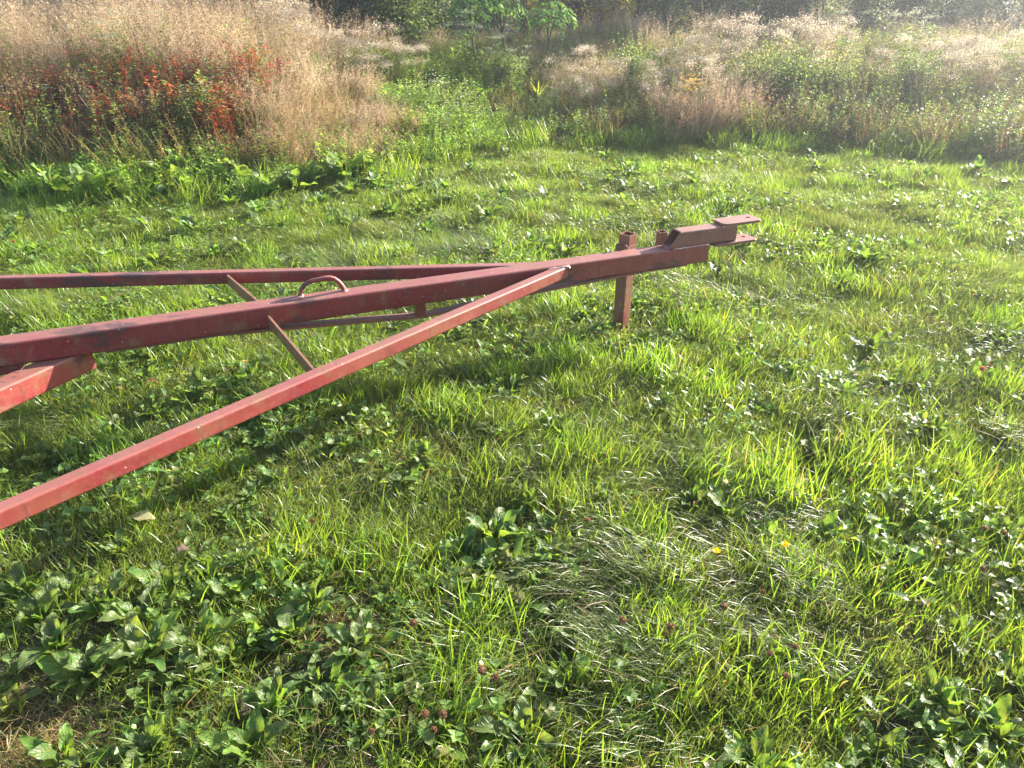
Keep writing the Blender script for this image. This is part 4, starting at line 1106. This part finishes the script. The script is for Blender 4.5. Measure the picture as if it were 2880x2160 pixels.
# yellow flowers, long yellow leaves
yf = MB()
for q in range(40):
    cpos = rng.normal(0, 1, 3) * np.array([.07, .05, .03]) + np.array([0, 0, .55]); a = np.linspace(0, 2 * PI, 8, endpoint=False)
    leaflets(yf, np.tile(cpos, (8, 1)), a, U(-.1, .5, 8), np.full(8, .016), np.full(8, .008), pick([(0.75, 0.48, 0.04)], 8, var=.06))
yme = yf.mesh("flowers", M_PETAL)
for (u, Yd, lab) in ((1940, 8.95, "weed with orange yellow flowers on the right bank, upper one"), (1950, 8.55, "weed with orange yellow flowers on the right bank, lower one")):
    put("yellow_flowered_weed", [("stem", AS[0][0][1]), ("leaves", AS[0][1][1]), ("flowers", yme)], at(u, Yd, .4), Yd, 1.0, lab, "weed", "yellow-flowered weeds", tilt=.03)
cl = MB(); n = 16; c = pick([(0.17, 0.23, 0.05), (0.22, 0.26, 0.06)], n)
blades(cl, rand_disk(n, .03), U(0, 6.28, n), U(.2, .34, n), np.full(n, .018), U(0, .4, n), U(.8, 1.7, n), c, c, 5)
o = obj("sword_leaved_plant", cl.mesh("sword_leaved_plant", M_WEED), None, (at(1512, 9.6, .3), 9.6, float(gh(at(1512, 9.6, .3), 9.6)) + .15)); tag(o, "yellowish sword-leaved plant above the dark hollow of the path", "plant")
# pale bent stalks lying at the meadow edge
for (u, Yd, L_, az, lean, lab) in ((1140, 6.75, .75, 2.5, .9, "pale straw stalk leaning left beside the path foot"), (1110, 6.7, .7, 2.6, 1.0, "thin straw stalk leaning left, beside the path foot"),
                                   (640, 6.9, .8, 2.4, .8, "dry stalk leaning left in the dark weeds"), (330, 6.9, .8, 2.3, .75, "dry stalk leaning left at the far left weeds"), (2760, 7.35, .45, 0.5, .9, "broken pale twig sticking up at the right meadow edge")):
    mb = MB(); limb(mb, [(0, 0, 0), (math.cos(az) * math.sin(lean) * L_ * .5, math.sin(az) * math.sin(lean) * L_ * .4, math.cos(lean) * L_ * .55), (math.cos(az) * math.sin(lean) * L_, math.sin(az) * math.sin(lean) * L_ * .6, math.cos(lean) * L_)], .005, .003, (0.52, 0.42, 0.28), 5)
    px = at(u, Yd, .2); o = obj("dry_stalk", mb.mesh("dry_stalk", M_DRY), None, (px, Yd, float(gh(px, Yd)))); tag(o, lab, "dry stalk")

# ------------------------------------------------------------------ bushes and trees behind
def bush_tree(i, H, spread, nleaf, lL, lW, leafc, barkc=(0.07, 0.055, 0.045), stems=5, bare=0.0, low=0.15):
    tr = MB(); cr = MB(); tips = []
    for s in range(stems):
        az = random.uniform(0, 6.28); ln = random.uniform(.1, .5) * spread
        hh = H * random.uniform(.75, 1.0)
        pts = [np.array([random.gauss(0, .06), random.gauss(0, .06), 0])]
        for j in range(1, 6):
            t = j / 5; pts.append(np.array([math.cos(az) * ln * t ** 1.2 + random.gauss(0, .05), math.sin(az) * ln * t ** 1.2 + random.gauss(0, .05), hh * t]))
        limb(tr, pts, 0.035 * H / 2.5, 0.006, barkc, 6)
        for j in range(1, 6):
            for b in range(4):
                a2 = random.uniform(0, 6.28); l2 = random.uniform(.25, .6) * spread * (1.1 - .12 * j)
                p0 = pts[j - 1] * .5 + pts[j] * .5
                p1 = p0 + np.array([math.cos(a2) * l2 * .5, math.sin(a2) * l2 * .5, .12 + random.uniform(0, .2)]); p2 = p0 + np.array([math.cos(a2) * l2, math.sin(a2) * l2, .15 + random.uniform(-.05, .4)])
                limb(tr, [p0, p1, p2], 0.010 * H / 2.5, 0.003, barkc, 4)
                tips += [p1, p2, (p1 + p2) / 2]
    tips = np.array(tips); tips = tips[tips[:, 2] > low * H]
    if bare < 1:
        k = rng.integers(0, len(tips), nleaf)
        pos = tips[k] + rng.normal(0, .17, (nleaf, 3)) * np.array([1, 1, .75])
        dens = np.sin(pos[:, 0] * 5 + i) * np.sin(pos[:, 1] * 5.5) * np.sin(pos[:, 2] * 4.5 + i)
        keep = dens > -0.35; pos = pos[keep]; m = len(pos)
        leaflets(cr, pos, U(0, 6.28, m), U(-.9, .7, m), U(lL * .7, lL * 1.2, m), U(lW * .7, lW * 1.2, m), pick(leafc, m, var=.22))
    return [("trunk", tr.mesh("trunk", M_BARK, smooth=True)), ("crown", cr.mesh("crown", M_WEED))]
DKG = [(0.075, 0.12, 0.04), (0.10, 0.15, 0.045), (0.06, 0.09, 0.038), (0.13, 0.16, 0.055)]
T_dark = [bush_tree(i, 2.4, 1.15, 9000, .09, .045, DKG, stems=7) for i in range(3)]
T_yel = [bush_tree(i + 5, 2.3, .8, 3600, .05, .03, [(0.42, 0.30, 0.05), (0.30, 0.27, 0.05), (0.14, 0.17, 0.04), (0.45, 0.33, 0.08)], (0.10, 0.085, 0.07), stems=7) for i in range(2)]
T_brn = [bush_tree(i + 9, 2.2, 1.1, 7000, .07, .036, [(0.16, 0.10, 0.06), (0.22, 0.12, 0.07), (0.11, 0.10, 0.05)], (0.09, 0.07, 0.06), stems=6) for i in range(2)]
T_blu = [bush_tree(i + 12, 2.3, 1.1, 8000, .08, .038, [(0.15, 0.19, 0.10), (0.11, 0.15, 0.08), (0.19, 0.22, 0.12)], stems=5) for i in range(2)]
trees = []
for j, u in enumerate(range(-150, 1300, 150)): trees.append((u + random.uniform(-30, 30), random.uniform(13.4, 14.2), 'b' if j % 3 == 1 else 'd', .95))
for u in (740, 880, 1010, 1130): trees.append((u, 12.0 + random.uniform(0, .4), 'b' if u == 880 else 'd', .72))
for u, k_ in ((1320, 'd'), (1470, 'y'), (1560, 'y'), (1690, 'y'), (1790, 'y'), (1880, 'l'), (1980, 'd'), (2090, 'd'), (2200, 'l'), (2310, 'd'), (2430, 'd'), (2540, 'l'), (2650, 'd'), (2760, 'd'), (2880, 'l'), (3000, 'd')):
    trees.append((u, random.uniform(13.9, 15.2), k_ if random.random() < .65 or k_ == 'y' else 'l', .72 if k_ == 'y' else random.uniform(.68, 1.0)))
for u in (1900, 2060, 2230, 2400, 2590, 2760, 2930): trees.append((u, random.uniform(12.8, 13.4), 'd' if u % 4 else 'l', .42))
for u in range(-300, 3300, 190): trees.append((u, random.uniform(24, 27), 'd', random.uniform(1.2, 1.5)))
for u in (1380, 1520, 1610, 1660, 1740, 1840): trees.append((u, random.uniform(16.2, 16.9), 'd', random.uniform(.75, .9)))
kinds = {'d': (T_dark, "dark green leafy tree"), 'y': (T_yel, "thin branched tree with yellow autumn leaves"), 'b': (T_brn, "brownish shrubby tree"), 'l': (T_blu, "grey green bushy tree")}
for (u, Yd, k_, s) in trees:
    px = at(u, Yd, 1.0); f = (u) / 2880
    side = "behind the left bank" if f < .33 else ("behind the green path" if f < .58 else "behind the right bank")
    row = (", front row" if Yd < 13.85 else (", middle row" if Yd < 16 else ", back row")) + (" left" if f % .33 < .12 else " centre" if f % .33 < .22 else " right")
    vs_ = kinds[k_][0]; put("tree", vs_[random.randrange(len(vs_))], px, Yd, s * random.uniform(.92, 1.08), kinds[k_][1] + " " + side + row, "tree", "trees behind the meadow", tilt=.03)
# low rounded bushes on the right bank
BU = [bush_tree(30 + i, 0.72, .5, 5200, .045, .024, [(0.15, 0.21, 0.07), (0.12, 0.17, 0.06), (0.20, 0.25, 0.09)], stems=6, low=.1) for i in range(2)]
for (u, Yd, s, lab) in ((2130, 9.0, .72, "rounded green bush on the right bank, left one"), (2220, 9.1, .8, "rounded green bush on the right bank, middle one"), (2330, 9.2, .7, "rounded green bush on the right bank, right one"),
                        (1790, 9.6, .7, "olive bush behind the dry grass tuft"), (1425, 10.3, .55, "dark green bush over the hollow of the path"),
                        (2560, 9.0, .66, "shaded bush low on the right bank"), (560, 7.1, .5, "small dark green bush under the white asters")):
    put("bush", BU[random.randrange(2)], at(u, Yd, .4), Yd, s, lab, "bush", "low bushes in the meadow", tilt=.03)

# sumac-like young trees with long drooping compound leaves
def sumac(i, H):
    tr = MB(); fr = []
    bark = (0.12, 0.10, 0.07)
    pts = [np.array([0.03 * math.sin(j * 1.3 + i), 0.03 * math.cos(j), H * j / 5]) for j in range(6)]
    limb(tr, pts, .022, .010, bark, 6)
    cr = MB()
    tops = [(pts[-1], 9), (pts[3], 5), (pts[4], 6)]
    for s in range(2):
        a = random.uniform(0, 6.28); p1 = pts[2] + np.array([math.cos(a) * .35, math.sin(a) * .35, .45]); limb(tr, [pts[2], (pts[2] + p1) / 2 + np.array([0, 0, .05]), p1], .012, .007, bark, 5); tops.append((p1, 7))
    for (tp, nf) in tops:
        for k in range(nf):
            a = random.uniform(0, 6.28); Lf = random.uniform(.32, .5); prev = tp.copy(); ang = random.uniform(.3, 1.0); path_ = [prev]
            for j in range(7):
                ang -= .27; prev = prev + Lf / 7 * np.array([math.cos(a) * math.cos(ang), math.sin(a) * math.cos(ang), math.sin(ang)]); path_.append(prev)
            limb(cr, path_, .003, .0015, (0.15, 0.14, 0.05), 3)
            for j in range(1, 8):
                for sgn in (-1, 1):
                    leaflets(cr, path_[j][None], np.array([a + sgn * 1.15]), U(-.75, -.25, 1), U(.09, .13, 1), U(.028, .038, 1), pick([(0.07, 0.17, 0.04), (0.10, 0.21, 0.05), (0.06, 0.13, 0.04)], 1), .1)
    return [("trunk", tr.mesh("trunk", M_BARK, smooth=True)), ("crown", cr.mesh("crown", M_WEED))]
SU = [sumac(i, 1.45) for i in range(3)]
for (u, Yd, s, lab) in ((1330, 10.9, .95, "young tree with long drooping compound leaves, left of three behind the path"), (1420, 11.0, 1.0, "young tree with long drooping compound leaves, middle of three behind the path"), (1545, 11.2, .85, "young tree with long drooping compound leaves, right of three behind the path")):
    put("sumac_tree", SU[random.randrange(3)], at(u, Yd, 1.0), Yd, s, lab, "tree", "young drooping-leaved trees", tilt=.03)

# ------------------------------------------------------------------ haze volume added to stand in for the veil of lens flare
hm, HN, HL = new_mat("flare_veil_volume")
ho = HN.new("ShaderNodeOutputMaterial"); hv = HN.new("ShaderNodeVolumePrincipled")
hv.inputs["Color"].default_value = (0.86, 0.90, 1.0, 1); hv.inputs["Density"].default_value = 0.0039; hv.inputs["Anisotropy"].default_value = 0.72
HL.new(hv.outputs[0], ho.inputs["Volume"])
hb = MB(); V, F = box_pts((50, 100, 1.7), np.array([480.0, 0, 0]), np.array([0, 430.0, 0]), np.array([0, 0, 3.0]))
hme = bpy.data.meshes.new("flare_haze"); hme.from_pydata([tuple(v) for v in V], [], F); hme.materials.append(hm)
hz_ = obj("flare_haze", hme); hz_["kind"] = "stuff"

# ------------------------------------------------------------------ tell the remaining look-alikes apart by their order from left to right
by_label = {}
for o in scene.objects:
    if o.parent is None and "label" in o and "category" in o: by_label.setdefault(o["label"], []).append(o)
ORD = ["first", "second", "third", "fourth", "fifth", "sixth", "seventh", "eighth", "ninth", "tenth", "eleventh", "twelfth", "thirteenth", "fourteenth", "fifteenth", "sixteenth", "seventeenth", "eighteenth", "nineteenth", "twentieth"]
CNT = ["", "", "two", "three", "four", "five", "six", "seven", "eight", "nine", "ten", "eleven", "twelve", "thirteen", "fourteen", "fifteen", "sixteen", "seventeen", "eighteen", "nineteen", "twenty"]
for lab, os_ in by_label.items():
    if 2 <= len(os_) <= 20 and len(lab.split()) <= 11:
        os_.sort(key=lambda o: o.location.x / (o.location.y + 0.8))
        for i, o in enumerate(os_): o["label"] = "%s, %s of %s from left" % (lab, ORD[i], CNT[len(os_)])
